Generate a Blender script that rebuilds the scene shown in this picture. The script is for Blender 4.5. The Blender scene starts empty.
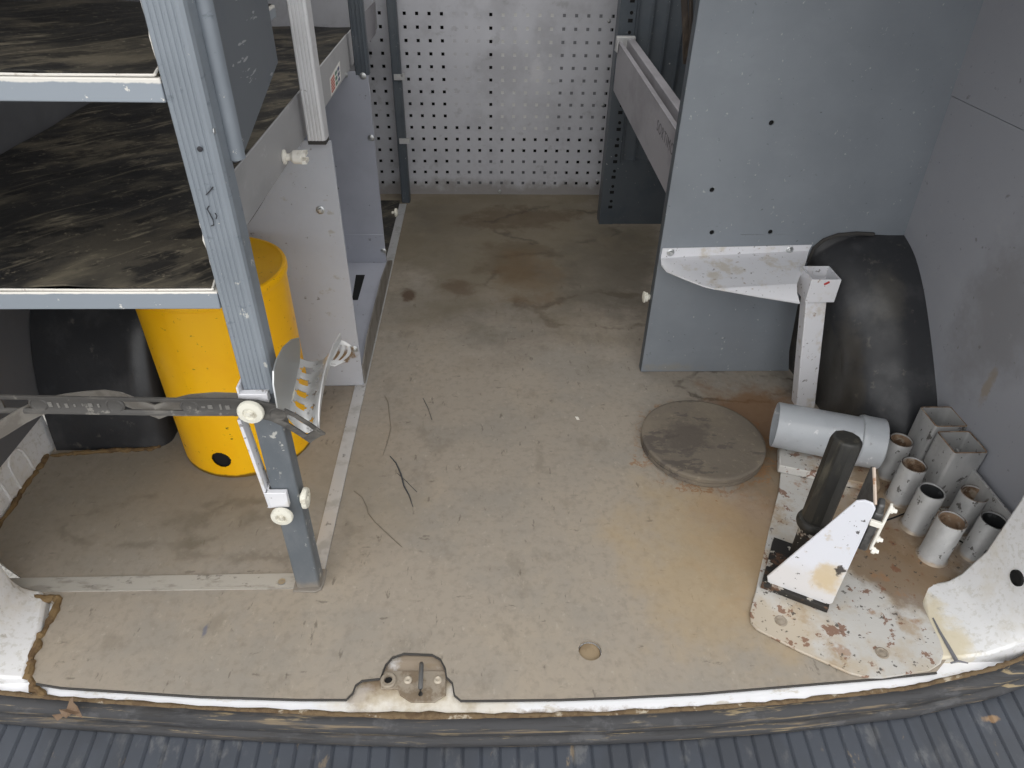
import bpy, bmesh, math, random
from mathutils import Vector as V, Matrix
from mathutils.geometry import tessellate_polygon

random.seed(4)
S = bpy.context.scene
COL = S.collection

# ------------------------------------------------------------------ camera
FPX = 693.0
RW = Matrix(((0.9992, -0.0065, 0.0398), (-0.0359, -0.5952, 0.8028), (0.0185, -0.8036, -0.5949)))  # image axes -> world
CAM = V((0.0, 0.0, 1.0))
cd = bpy.data.cameras.new('camera')
cd.sensor_width = 36.0
cd.lens = FPX / 1024 * 36.0
cd.clip_start = 0.01
cam = bpy.data.objects.new('camera', cd)
COL.objects.link(cam)
cam.matrix_world = Matrix((
    (RW[0][0], -RW[0][1], -RW[0][2], CAM.x),
    (RW[1][0], -RW[1][1], -RW[1][2], CAM.y),
    (RW[2][0], -RW[2][1], -RW[2][2], CAM.z),
    (0, 0, 0, 1)))
S.camera = cam

# ------------------------------------------------------------------ sky, exposure
w = bpy.data.worlds.new('overcast_sky')
S.world = w
w.use_nodes = True
wn = w.node_tree.nodes
wl = w.node_tree.links
wn.clear()
wo = wn.new('ShaderNodeOutputWorld')
bg = wn.new('ShaderNodeBackground')
tc = wn.new('ShaderNodeTexCoord')
sx = wn.new('ShaderNodeSeparateXYZ')
cr = wn.new('ShaderNodeValToRGB')
cr.color_ramp.elements[0].position = 0.0
cr.color_ramp.elements[0].color = (0.80, 0.82, 0.85, 1)
cr.color_ramp.elements[1].position = 0.8
cr.color_ramp.elements[1].color = (1.0, 0.995, 0.98, 1)
wl.new(tc.outputs['Generated'], sx.inputs[0])
wl.new(sx.outputs['Z'], cr.inputs[0])
wl.new(cr.outputs[0], bg.inputs[0])
bg.inputs[1].default_value = 1.35
wl.new(bg.outputs[0], wo.inputs[0])
sd = bpy.data.lights.new('cloudy_sun', 'SUN')
sd.energy = 0.7
sd.angle = math.radians(70)
sd.color = (1.0, 0.98, 0.95)
sun = bpy.data.objects.new('cloudy_sun', sd)
COL.objects.link(sun)
sun.rotation_euler = V((0.12, 0.80, -0.85)).to_track_quat('-Z', 'Y').to_euler()
ld = bpy.data.lights.new('added_fill_light', 'AREA')   # unseen fill added under the roof to brighten the far end
ld.shape = 'RECTANGLE'; ld.size = .9; ld.size_y = .3; ld.energy = 4.6; ld.color = (1.0, .98, .95)
lamp = bpy.data.objects.new('added_fill_light', ld)
COL.objects.link(lamp)
lamp.location = (.05, 1.9, 1.30)
S.view_settings.view_transform = 'Standard'
S.view_settings.look = 'None'
S.view_settings.gamma = 1.0
S.view_settings.use_curve_mapping = False
S.view_settings.exposure = 0.32
S.cycles.use_denoising = True
S.cycles.max_bounces = 8
S.cycles.diffuse_bounces = 5


# ------------------------------------------------------------------ measuring helpers
def ray(u, v):
    return RW @ V(((u - 512) / FPX, (v - 384) / FPX, 1.0))
def G(u, v, z=0.0):
    r = ray(u, v)
    return CAM + r * ((z - CAM.z) / r.z)
def Y(u, v, y):
    r = ray(u, v)
    return CAM + r * ((y - CAM.y) / r.y)
def X(u, v, x):
    r = ray(u, v)
    return CAM + r * ((x - CAM.x) / r.x)


# ------------------------------------------------------------------ materials
def s(r, g, b):
    def f(c):
        c /= 255.0
        return c / 12.92 if c <= 0.04045 else ((c + 0.055) / 1.055) ** 2.4
    return (f(r), f(g), f(b), 1.0)

def mat(name, base, rough=0.5, metal=0.0, layers=(), bump=None, rough_var=None, spec=0.5):
    """layers: ('noise', colour, scale(x3 or float), lo, hi, strength[, detail]) worn patches,
               ('spot', colour, centre, radii, strength, edge, noisescale) a stain or broad tone with its own shape,
               ('ring', colour, centre, radii, width, strength, noisescale) the tide line of a stain,
               ('low', colour, axis, a, b, strength, noisescale) a chipped or dusty band between two levels"""
    m = bpy.data.materials.new(name)
    m.use_nodes = True
    nt = m.node_tree
    n, l = nt.nodes, nt.links
    n.clear()
    out = n.new('ShaderNodeOutputMaterial')
    bs = n.new('ShaderNodeBsdfPrincipled')
    l.new(bs.outputs[0], out.inputs[0])
    bs.inputs['Roughness'].default_value = rough
    bs.inputs['Metallic'].default_value = metal
    bs.inputs['Specular IOR Level'].default_value = spec
    co = n.new('ShaderNodeNewGeometry').outputs['Position']
    def mth(op, a, b=None, c=None, clamp=False):
        k = n.new('ShaderNodeMath'); k.operation = op; k.use_clamp = clamp
        for i, q in enumerate((a, b, c)):
            if q is None: continue
            if isinstance(q, (int, float)): k.inputs[i].default_value = q
            else: l.new(q, k.inputs[i])
        return k.outputs[0]
    def mapping(loc=(0, 0, 0), sc=(1, 1, 1), rot=0):
        src = co
        if rot:
            q = n.new('ShaderNodeMapping'); q.inputs['Rotation'].default_value = (0, 0, -rot)
            l.new(co, q.inputs[0]); src = q.outputs[0]
        k = n.new('ShaderNodeMapping'); k.inputs['Location'].default_value = loc
        k.inputs['Scale'].default_value = sc
        l.new(src, k.inputs[0]); return k.outputs[0]
    def noise(scale, detail=6, rgh=0.6, loc=(0, 0, 0), rot=0):
        sc = scale if isinstance(scale, (tuple, list)) else (scale,) * 3
        k = n.new('ShaderNodeTexNoise'); k.inputs['Scale'].default_value = 1.0
        k.inputs['Detail'].default_value = detail; k.inputs['Roughness'].default_value = rgh
        l.new(mapping(loc, sc, rot), k.inputs['Vector']); return k.outputs['Fac']
    def mr(x, a, b, c=0.0, d=1.0):
        k = n.new('ShaderNodeMapRange'); k.interpolation_type = 'SMOOTHSTEP'
        l.new(x, k.inputs[0])
        for i, q in zip((1, 2, 3, 4), (a, b, c, d)): k.inputs[i].default_value = q
        return k.outputs[0]
    col = None
    cur = n.new('ShaderNodeRGB'); cur.outputs[0].default_value = base
    cur = cur.outputs[0]
    for i, L in enumerate(layers):
        kind, c = L[0], L[1]
        if kind == 'noise':
            f = noise(L[2], L[6] if len(L) > 6 else 6, 0.65, (i * 3.7, i * 1.9, i * 5.3), L[7] if len(L) > 7 else 0)
            f = mth('MULTIPLY', mr(f, .5 + (L[3] - .5) * .68, .5 + (L[4] - .5) * .72), L[5])
        elif kind == 'spot':
            ce, ra, st, edge, ns = L[2:7]
            mp = mapping((-ce[0] / ra[0], -ce[1] / ra[1], -ce[2] / ra[2]), (1 / ra[0], 1 / ra[1], 1 / ra[2]))
            k = n.new('ShaderNodeVectorMath'); k.operation = 'LENGTH'; l.new(mp, k.inputs[0])
            f = mth('ADD', k.outputs['Value'], mth('MULTIPLY', mth('SUBTRACT', noise(ns, 8, 0.65, (i, i * 2, 0)), 0.5), 3.2))
            f = mth('MULTIPLY', mr(f, 1.0 - edge, 1.0 + edge, 1.0, 0.0), st)
        elif kind == 'ring':
            ce, ra, wd, st, ns = L[2:7]
            mp = mapping((-ce[0] / ra[0], -ce[1] / ra[1], -ce[2] / ra[2]), (1 / ra[0], 1 / ra[1], 1 / ra[2]))
            k = n.new('ShaderNodeVectorMath'); k.operation = 'LENGTH'; l.new(mp, k.inputs[0])
            f = mth('ADD', k.outputs['Value'], mth('MULTIPLY', mth('SUBTRACT', noise(ns, 5, 0.6, (i, i * 2, 0)), 0.5), 1.6))
            f = mth('ABSOLUTE', mth('SUBTRACT', f, 1.0))
            f = mth('MULTIPLY', mr(f, 0.0, wd, 1.0, 0.0), mth('MULTIPLY', mr(noise(9, 3, .5, (i, 0, 2)), .4, .55), st))
        elif kind == 'low':
            ax, a, b, st, ns = L[2:7]
            k = n.new('ShaderNodeSeparateXYZ'); l.new(co, k.inputs[0])
            f = mth('ADD', k.outputs[ax], mth('MULTIPLY', mth('SUBTRACT', noise(ns, 5, 0.65, (i, 0, i)), 0.5), abs(b - a) * 2.2))
            f = mth('MULTIPLY', mr(f, a, b, 1.0, 0.0) if a < b else mr(f, b, a, 0.0, 1.0), st)
        k = n.new('ShaderNodeMix'); k.data_type = 'RGBA'
        l.new(f, k.inputs[0]); l.new(cur, k.inputs[6]); k.inputs[7].default_value = c
        cur = k.outputs[2]
    l.new(cur, bs.inputs['Base Color'])
    if rough_var:
        l.new(mr(noise(rough_var[0], 5), 0.35, 0.65, rough_var[1], rough_var[2]), bs.inputs['Roughness'])
    if bump:
        b = n.new('ShaderNodeBump'); b.inputs['Strength'].default_value = bump[1]
        b.inputs['Distance'].default_value = bump[2] if len(bump) > 2 else 0.002
        l.new(noise(bump[0], 8, 0.65), b.inputs['Height']); l.new(b.outputs[0], bs.inputs['Normal'])
    return m


# ------------------------------------------------------------------ mesh builder
class MB:
    def __init__(self):
        self.v, self.f, self.mi, self.m = [], [], [], 0
    def add(self, vs, fs):
        k = len(self.v)
        self.v += [V(p) for p in vs]
        self.f += [tuple(i + k for i in f) for f in fs]
        self.mi += [self.m] * len(fs)
        return self
    def hexa(self, p):      # 8 points: bottom loop, top loop
        return self.add(p, [(0, 3, 2, 1), (4, 5, 6, 7), (0, 1, 5, 4), (1, 2, 6, 5), (2, 3, 7, 6), (3, 0, 4, 7)])
    def box(self, a, b):
        (x0, y0, z0), (x1, y1, z1) = a, b
        return self.hexa([(x0, y0, z0), (x1, y0, z0), (x1, y1, z0), (x0, y1, z0), (x0, y0, z1), (x1, y0, z1), (x1, y1, z1), (x0, y1, z1)])
    def obox(self, c, ax, ay, az):   # centre, half axes
        c, ax, ay, az = V(c), V(ax), V(ay), V(az)
        return self.hexa([c - ax - ay - az, c + ax - ay - az, c + ax + ay - az, c - ax + ay - az,
                          c - ax - ay + az, c + ax - ay + az, c + ax + ay + az, c - ax + ay + az])
    def prism(self, loops, ext):     # polygon with optional holes pushed along ext
        if not isinstance(loops[0][0], (list, tuple, V)): loops = [loops]
        loops = [[V(p) for p in lp] for lp in loops]
        ext = V(ext)
        flat = [p for lp in loops for p in lp]
        tr = tessellate_polygon(loops)
        n = len(flat)
        fs = [tuple(t) for t in tr] + [tuple(i + n for i in reversed(t)) for t in tr]
        k = 0
        for lp in loops:
            c = len(lp)
            for i in range(c):
                a, b = k + i, k + (i + 1) % c
                fs.append((a, b, b + n, a + n))
            k += c
        return self.add(flat + [p + ext for p in flat], fs)
    def rings(self, rings, cap=True, closed=True):
        n = len(rings[0]); vs = [p for r in rings for p in r]; fs = []
        for i in range(len(rings) - 1):
            for j in range(n if closed else n - 1):
                a, b = i * n + j, i * n + (j + 1) % n
                fs.append((a, b, b + n, a + n))
        if cap:
            fs.append(tuple(range(n - 1, -1, -1)))
            fs.append(tuple((len(rings) - 1) * n + j for j in range(n)))
        return self.add(vs, fs)
    def lathe(self, p0, axis, prof, n=32, cap=True):   # prof: (radius, distance along axis)
        p0, axis = V(p0), V(axis).normalized()
        u = axis.orthogonal().normalized(); w_ = axis.cross(u)
        return self.rings([[p0 + axis * h + (u * math.cos(2 * math.pi * j / n) + w_ * math.sin(2 * math.pi * j / n)) * r
                            for j in range(n)] for r, h in prof], cap)
    def cyl(self, a, b, r, n=24):
        a, b = V(a), V(b)
        return self.lathe(a, b - a, [(r, 0), (r, (b - a).length)], n)
    def path(self, pts, r, n=8):     # round rod along a path
        pts = [V(p) for p in pts]; R_ = []
        for i, p in enumerate(pts):
            t = (pts[min(i + 1, len(pts) - 1)] - pts[max(i - 1, 0)]).normalized()
            u = t.cross(V((0.13, 0.21, 1))).normalized(); q = t.cross(u)
            rr = r[i] if isinstance(r, (list, tuple)) else r
            R_.append([p + (u * math.cos(2 * math.pi * j / n) + q * math.sin(2 * math.pi * j / n)) * rr for j in range(n)])
        return self.rings(R_)
    def sheet(self, grid, th, skip=()):   # grid of points [i][j], thickness vector or float, cells in skip are open
        nu, nv = len(grid), len(grid[0])
        g = [[V(p) for p in r] for r in grid]
        nor = [[None] * nv for _ in range(nu)]
        for i in range(nu):
            for j in range(nv):
                a = g[min(i + 1, nu - 1)][j] - g[max(i - 1, 0)][j]
                b = g[i][min(j + 1, nv - 1)] - g[i][max(j - 1, 0)]
                nor[i][j] = a.cross(b).normalized() * th
        vs = [g[i][j] for i in range(nu) for j in range(nv)] + [g[i][j] + nor[i][j] for i in range(nu) for j in range(nv)]
        N = nu * nv; fs = []; skip = set(skip)
        cell = lambda i, j: 0 <= i < nu - 1 and 0 <= j < nv - 1 and (i, j) not in skip
        for i in range(nu - 1):
            for j in range(nv - 1):
                if not cell(i, j): continue
                a, b, c, d = i * nv + j, (i + 1) * nv + j, (i + 1) * nv + j + 1, i * nv + j + 1
                fs += [(d, c, b, a), (a + N, b + N, c + N, d + N)]
                for (ci, cj, p, q) in ((i, j - 1, a, b), (i + 1, j, b, c), (i, j + 1, c, d), (i - 1, j, d, a)):
                    if not cell(ci, cj): fs.append((p, q, q + N, p + N))
        return self.add(vs, fs)
    def build(self, name, m, parent=None, bevel=0, seg=2, smooth=35, sub=0):
        off = parent.matrix_world.translation if parent else V((0, 0, 0))
        if parent:
            off = V((0, 0, 0)); q = parent
            while q: off = off + q.location; q = q.parent
        me = bpy.data.meshes.new(name)
        me.from_pydata([p - off for p in self.v], [], self.f)
        ms = m if isinstance(m, (list, tuple)) else [m]
        for k in ms: me.materials.append(k)
        for p, i in zip(me.polygons, self.mi): p.material_index = i
        bm = bmesh.new(); bm.from_mesh(me)
        bmesh.ops.remove_doubles(bm, verts=bm.verts, dist=1e-5)
        bmesh.ops.recalc_face_normals(bm, faces=bm.faces)
        for f in bm.faces: f.smooth = True
        for e in bm.edges:
            if len(e.link_faces) != 2 or e.calc_face_angle(0) > math.radians(smooth): e.smooth = False
        bm.to_mesh(me); bm.free()
        o = bpy.data.objects.new(name, me); COL.objects.link(o)
        if parent: o.parent = parent
        if bevel:
            b = o.modifiers.new('bevel', 'BEVEL'); b.width = bevel; b.segments = seg
            b.limit_method = 'ANGLE'; b.angle_limit = math.radians(40)
        if sub:
            q = o.modifiers.new('subd', 'SUBSURF'); q.levels = sub; q.render_levels = sub
        return o

def thing(name, label, cat, loc, group=None):
    o = bpy.data.objects.new(name, None); COL.objects.link(o)
    o.location = loc; o.empty_display_size = 0.05
    return tag(o, label, cat, group)
def tag(o, label, cat, group=None):
    o['label'] = label; o['category'] = cat
    if group: o['group'] = group
    return o
def struct(o, label=None):
    o['kind'] = 'structure'
    if label: o['label'] = label
    return o
def part_label(o, t):
    o['label'] = t
    return o
def bead(pts, r0, seed=1, k=6):   # irregular smear of sealant along a path
    g_ = random.Random(seed); P_, R_ = [], []
    for i in range(len(pts) - 1):
        for j in range(k):
            q_ = pts[i] + (pts[i + 1] - pts[i]) * (j / k)
            P_.append(q_ + V((g_.uniform(-1, 1), g_.uniform(-1, 1), 0)) * r0 * .35); R_.append(r0 * g_.uniform(.65, 1.35))
    P_.append(pts[-1]); R_.append(r0 * .5)
    b_ = MB(); b_.path(P_, R_, 8); return b_
def rr(x0, y0, x1, y1, r, n=5):   # rounded rectangle loop
    pts = []
    for cx_, cy_, a0 in ((x1 - r, y0 + r, -90), (x1 - r, y1 - r, 0), (x0 + r, y1 - r, 90), (x0 + r, y0 + r, 180)):
        for k in range(n + 1):
            a = math.radians(a0 + 90 * k / n); pts.append((cx_ + r * math.cos(a), cy_ + r * math.sin(a)))
    return pts
def screw(parent, c, ax, r=0.009, name='screw', m=None):
    b = MB(); ax = V(ax).normalized(); c = V(c)
    b.lathe(c, ax, [(r, 0), (r, r * .18), (r * .78, r * .3), (r * .62, r * .32), (r * .6, r * .6), (r * .45, r * .75), (r * .2, r * .78)], 18)
    return b.build(name, m or M_zinc, parent)


# ================================================================== materials
WHITE = s(226, 226, 230)
M_floor = mat('floor_vinyl', s(153, 144, 132), 0.72, 0, [
    ('noise', s(138, 134, 127), (3, 4, 3), .42, .64, .5),
    ('noise', s(164, 152, 135), (4, 3, 6), .5, .7, .4),
    ('noise', s(112, 104, 92), (16, 12, 16), .58, .76, .35, 9),
    ('noise', s(128, 120, 110), (70, 70, 70), .44, .76, .45, 9),
    ('noise', s(186, 178, 164), (90, 60, 60), .62, .80, .3, 9),
    ('spot', s(86, 94, 116), (-.456, .685, 0), (.0035, .011, .1), .6, .4, 60),
    ('noise', s(84, 76, 66), (70, 22, 60), .68, .76, .55, 9),
    ('noise', s(84, 76, 66), (20, 60, 60), .70, .77, .5, 9),
    ('spot', s(96, 90, 77), (0.08, 2.3, 0), (.55, .55, .5), .75, .6, 4),  # broad darkening: dimness of the far floor painted in along with dirt
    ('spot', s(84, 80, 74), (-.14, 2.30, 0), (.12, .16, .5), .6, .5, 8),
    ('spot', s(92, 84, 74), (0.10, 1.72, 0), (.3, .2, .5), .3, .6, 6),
    ('spot', s(118, 108, 90), (0.05, 2.25, 0), (.5, .5, .5), .55, .6, 4),  # second broad tone, also painting the far end dimmer over its dirt
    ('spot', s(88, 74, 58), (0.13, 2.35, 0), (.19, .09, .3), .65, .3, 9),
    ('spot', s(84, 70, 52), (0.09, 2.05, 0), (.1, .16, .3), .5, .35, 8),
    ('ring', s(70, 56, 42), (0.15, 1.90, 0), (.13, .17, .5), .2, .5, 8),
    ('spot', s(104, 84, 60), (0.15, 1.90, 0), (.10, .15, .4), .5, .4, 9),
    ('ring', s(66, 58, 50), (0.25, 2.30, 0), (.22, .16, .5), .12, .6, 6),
    ('spot', s(96, 90, 80), (0.38, 1.93, 0), (.16, .24, .4), .7, .5, 7),
    ('spot', s(84, 64, 46), (-0.07, 1.83, 0), (.05, .04, .4), .55, .5, 14),
    ('spot', s(74, 54, 38), (-0.22, 1.79, 0), (.02, .03, .4), .8, .5, 20),
    ('ring', s(82, 70, 56), (0.36, 1.70, 0), (.2, .10, .5), .16, .5, 8),
    ('ring', s(74, 66, 58), (0.62, 1.33, 0), (.14, .06, .5), .14, .75, 12),
    ('spot', s(128, 92, 58), (0.62, 1.20, 0), (.10, .13, .5), .75, .5, 9),
    ('spot', s(112, 92, 66), (0.60, 1.03, 0), (.07, .12, .5), .65, .5, 9),
    ('spot', s(158, 122, 84), (0.50, .86, 0), (.10, .13, .5), .45, .6, 11),
    ('spot', s(172, 148, 108), (0.40, .80, 0), (.14, .17, .5), .45, .6, 7),
    ('ring', s(142, 104, 70), (0.472, 1.121, 0), (.137, .136, .5), .09, .8, 40),
    ('spot', s(138, 130, 116), (-0.55, 1.0, 0), (.36, .16, .5), .5, .5, 6),
    ('ring', s(96, 88, 76), (-0.62, .92, 0), (.17, .06, .5), .30, .40, 16),
    ('ring', s(96, 88, 76), (-0.42, .90, 0), (.15, .07, .5), .30, .40, 16),
], bump=(90, .25, .002), rough_var=(8, .6, .85), spec=.3)
M_edge = mat('rubber_edge', s(62, 60, 58), .9)
M_lining = mat('grey_lining', s(150, 152, 159), .55, 0, [
    ('noise', s(160, 162, 168), (3, 3, 4), .4, .7, .4), ('noise', s(96, 92, 88), (60, 60, 60), .7, .78, .6),
    ('spot', s(140, 120, 86), (.94, 1.0, .245), (.3, .010, .035), .5, .4, 30),
    ('spot', s(112, 110, 110), (.94, 1.05, .36), (.3, .08, .14), .5, .6, 9),
    ('noise', s(158, 158, 162), (60, 22, 22), .70, .76, .3)], spec=.3)
M_dark_lining = mat('dark_lining', s(98, 99, 103), .6, 0, [('noise', s(82, 83, 86), (4, 4, 4), .4, .7, .5)])
M_perf = mat('perforated_sheet', s(192, 193, 199), .42, .25, [
    ('noise', s(172, 172, 177), (5, 5, 5), .45, .7, .6), ('noise', s(120, 118, 116), (22, 22, 26), .62, .76, .25, 9),
    ('low', s(120, 112, 102), 2, 0.02, .07, .6, 18),
    ('spot', s(206, 206, 210), (.19, 2.57, .44), (.025, .2, .035), .7, .5, 30)], rough_var=(10, .35, .6))
M_back_light = mat('pale_backing', s(204, 204, 202), .7)
M_back_mid = mat('mid_backing', s(112, 113, 118), .7)
M_black = mat('black_void', s(10, 10, 11), .9)
M_paint_white = mat('white_body_paint', s(222, 222, 223), .4, 0, [('noise', s(196, 194, 188), (110, 110, 110), .52, .68, .6, 8),
    ('spot', s(206, 194, 164), (.745, .64, .01), (.03, .09, .1), .8, .5, 24),
    ('noise', s(206, 200, 188), (8, 8, 8), .5, .7, .55, 8), ('noise', s(150, 140, 122), (34, 34, 34), .66, .76, .6, 9)], rough_var=(8, .3, .6))
M_sill = mat('sill_paint', s(240, 241, 245), .3, 0, [
    ('low', s(122, 98, 68), 1, .530, .545, .9, 60),
    ('noise', s(182, 168, 142), (18, 40, 18), .56, .7, .55, 9),
    ('spot', s(140, 122, 98), (-.11, .605, 0), (.09, .055, .2), .9, .4, 20),
    ('spot', s(120, 98, 70), (-.19, .575, 0), (.03, .03, .2), .7, .5, 30),
    ('spot', s(214, 204, 182), (-.09, .555, 0), (.13, .03, .2), .6, .6, 20)])
M_sealant = mat('brown_sealant', s(120, 98, 66), .9, 0, [('noise', s(84, 64, 42), 30, .45, .65, .8)], bump=(120, .6, .004))
M_grit = mat('dirt_line', s(112, 94, 70), .95, 0, [('noise', s(92, 74, 54), (60, 60, 60), .46, .62, .85, 9), ('noise', s(196, 186, 168), (26, 26, 26), .62, .72, .7, 6)], bump=(140, .8, .004))
M_rubber = mat('black_rubber', s(58, 58, 60), .75, 0, [
    ('noise', s(128, 112, 88), (4, 60, 140), .56, .72, .7, 8), ('noise', s(90, 90, 92), (20, 30, 30), .55, .7, .5),
    ('noise', s(34, 34, 36), (8, 60, 60), .55, .7, .6), ('noise', s(160, 142, 108), (7, 30, 190), .62, .72, .7, 6), ('noise', s(40, 36, 32), (7, 30, 190), .56, .7, .5, 6)], bump=(60, .3, .003))
M_bumper = mat('bumper_plastic', s(58, 63, 72), .55, 0, [
    ('noise', s(112, 112, 112), (26, 14, 20), .56, .72, .5, 9), ('noise', s(140, 122, 96), (44, 20, 30), .68, .78, .6, 8),
    ('noise', s(48, 51, 57), (7, 5, 7), .45, .65, .5), ('spot', s(146, 118, 86), (.790, .532, -.08), (.011, .005, .1), .85, .4, 50)], bump=(120, .2, .001))
M_arch = mat('arch_plastic', s(46, 47, 50), .42, 0, [
    ('noise', s(74, 74, 76), (14, 14, 9), .5, .74, .45, 9), ('noise', s(110, 106, 98), (30, 30, 30), .66, .78, .5, 9),
    ('spot', s(84, 80, 72), (.79, 1.25, .10), (.02, .3, .14), .4, .6, 24),
    ('spot', s(96, 92, 84), (.86, 1.30, .29), (.03, .2, .04), .35, .6, 24)], bump=(70, .25, .002), rough_var=(7, .3, .6))
M_blue = mat('bluegrey_paint', s(134, 141, 149), .42, .1, [
    ('noise', s(120, 127, 135), (4, 4, 3), .4, .65, .6), ('noise', s(206, 204, 198), (64, 64, 50), .72, .735, .85, 6),
    ('noise', s(82, 90, 100), (40, 40, 80), .66, .74, .4)], rough_var=(9, .35, .55))
M_blue_panel = mat('bluegrey_panel', s(138, 144, 151), .36, .2, [
    ('noise', s(126, 132, 139), (2.5, 2.5, 2.5), .35, .7, .6), ('noise', s(160, 166, 172), (6, 6, 12), .6, .8, .12),
    ('noise', s(188, 190, 190), (110, 110, 80), .745, .77, .7), ('noise', s(70, 74, 80), (90, 90, 90), .76, .78, .6),
    ('spot', s(150, 142, 124), (.46, 1.39, .015), (.06, .2, .010), .4, .6, 30)], rough_var=(6, .3, .5))
M_board = mat('scratched_board', s(108, 113, 119), .45, .2, [
    ('noise', s(94, 100, 110), (4, 4, 4), .4, .65, .6), ('noise', s(186, 188, 190), (50, 14, 90), .73, .745, .7, 3)])
M_shelf_edge = mat('chipped_edge_upper', s(146, 154, 163), .45, .1, [
    ('low', s(226, 222, 214), 2, .8215, .8195, .95, 60), ('noise', s(226, 222, 214), (70, 70, 70), .71, .73, .8, 5)])
M_shelf_edge2 = mat('chipped_edge_lower', s(140, 148, 157), .45, .1, [
    ('low', s(226, 222, 214), 2, .5785, .5770, .95, 60), ('noise', s(226, 222, 214), (70, 70, 70), .71, .73, .8, 5)])
M_mat = mat('worn_black_mat', s(44, 43, 42), .62, 0, [
    ('spot', s(112, 104, 88), (-.46, .87, .58), (.17, .10, .3), .32, .6, 14), ('noise', s(122, 114, 97), (4, 7, 6), .44, .70, .65, 10, .6), ('noise', s(26, 26, 27), (8, 13, 9), .5, .62, .8, 10, .3),
    ('noise', s(140, 131, 112), (5, 90, 20), .56, .78, .45, 6, .85), ('noise', s(168, 158, 136), (9, 26, 20), .60, .80, .55, 10, .75),
    ('noise', s(160, 150, 130), (80, 80, 60), .62, .80, .45, 9)],
    bump=(30, .4, .003), spec=.4)
M_lip = mat('white_lip', s(228, 224, 216), .6, 0, [('noise', s(170, 160, 146), 60, .6, .7, .6)])
M_alu = mat('aluminium', s(196, 196, 196), .38, .45, [
    ('noise', s(158, 156, 152), (18, 18, 10), .5, .7, .6, 8), ('noise', s(92, 90, 86), (60, 60, 60), .66, .74, .6)], rough_var=(9, .3, .55))
M_alu_dusty = mat('dusty_aluminium', s(178, 174, 166), .55, .2, [('noise', s(132, 126, 118), (14, 40, 10), .5, .66, .6, 9), ('noise', s(96, 90, 84), (40, 60, 60), .62, .74, .6, 8)])
M_alu_post = mat('ribbed_aluminium', s(214, 214, 216), .42, .2, [('noise', s(120, 118, 116), (60, 60, 60), .7, .75, .7)])
M_light = mat('light_grey_board', s(184, 187, 194), .5, 0, [
    ('noise', s(172, 174, 182), (4, 4, 4), .4, .7, .5), ('noise', s(104, 98, 90), (55, 55, 55), .70, .76, .7, 5),
    ('spot', s(128, 104, 74), (-.33, 1.35, .085), (.028, .3, .016), .95, .3, 40),
    ('noise', s(150, 140, 122), (20, 20, 26), .66, .76, .5)], spec=.3)
M_light2 = mat('cool_grey_board', s(176, 179, 190), .45, .1, [('noise', s(160, 163, 174), (4, 4, 4), .4, .7, .5),
    ('noise', s(92, 90, 88), (50, 50, 50), .72, .77, .7)])
M_rail = mat('grey_side_rail', s(168, 168, 170), .5, .1, [('noise', s(150, 150, 152), (6, 3, 6), .45, .65, .6),
    ('noise', s(190, 190, 192), (40, 20, 40), .66, .74, .5)])
M_post_low = mat('scuffed_post_paint', s(108, 113, 118), .5, .1, [('noise', s(88, 95, 102), (10, 10, 5), .42, .64, .6, 8), ('noise', s(176, 176, 172), (70, 70, 40), .66, .74, .6, 8),
    ('noise', s(200, 198, 192), (40, 40, 40), .70, .72, .8, 6), ('low', s(150, 138, 122), 2, .005, .03, .6, 30)])
M_steel_blue = mat('dark_bluegrey_paint', s(86, 92, 98), .45, .2, [('noise', s(70, 78, 87), (5, 5, 5), .4, .65, .6),
    ('noise', s(186, 186, 184), (90, 90, 80), .75, .77, .7)])
M_fascia = mat('grey_drawer_rail', s(152, 150, 155), .5, .1, [('noise', s(124, 122, 126), (5, 4, 6), .42, .66, .6),
    ('noise', s(176, 176, 178), (60, 60, 60), .73, .76, .6)])
M_zinc = mat('zinc', s(196, 198, 198), .3, .8)
M_knob = mat('cream_plastic', s(222, 219, 206), .45, 0, [('noise', s(150, 140, 120), 60, .56, .72, .6)])
M_nylon = mat('white_plastic', s(234, 231, 222), .4, 0, [('noise', s(190, 180, 160), 40, .58, .72, .6)])
M_yellow = mat('yellow_paint', s(251, 190, 6), .36, 0, [
    ('noise', s(244, 176, 4), (5, 5, 4), .4, .65, .5), ('noise', s(176, 118, 20), (60, 60, 60), .70, .74, .7, 7),
    ('noise', s(58, 44, 26), (44, 44, 80), .755, .77, .9, 6), ('low', s(44, 36, 26), 2, .004, .010, .85, 26)], rough_var=(7, .3, .5))
M_strap = mat('strap_rubber', s(74, 72, 70), .6, 0, [('noise', s(112, 108, 102), (10, 20, 40), .5, .7, .6, 8),
    ('noise', s(150, 146, 138), (40, 40, 40), .68, .76, .5)], bump=(120, .3, .001))
M_disc = mat('dusty_disc', s(112, 104, 94), .85, 0, [
    ('noise', s(128, 118, 104), (8, 8, 8), .42, .66, .6, 8), ('noise', s(86, 80, 76), (14, 30, 14), .56, .64, .7, 5),
    ('noise', s(150, 138, 120), (60, 60, 60), .62, .76, .5, 9),
    ('spot', s(80, 74, 70), (.438, 1.128, .02), (.05, .05, .1), .6, .4, 24)], bump=(110, .5, .002), spec=.2)
M_pvc = mat('grey_pvc', s(168, 172, 177), .28, 0, [('noise', s(158, 162, 167), (10, 10, 10), .45, .65, .5),
    ('noise', s(214, 214, 214), (50, 50, 50), .7, .74, .5), ('noise', s(110, 108, 104), (60, 60, 60), .7, .78, .5)])
RUST, CHIP = s(122, 84, 62), s(66, 58, 52)
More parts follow.
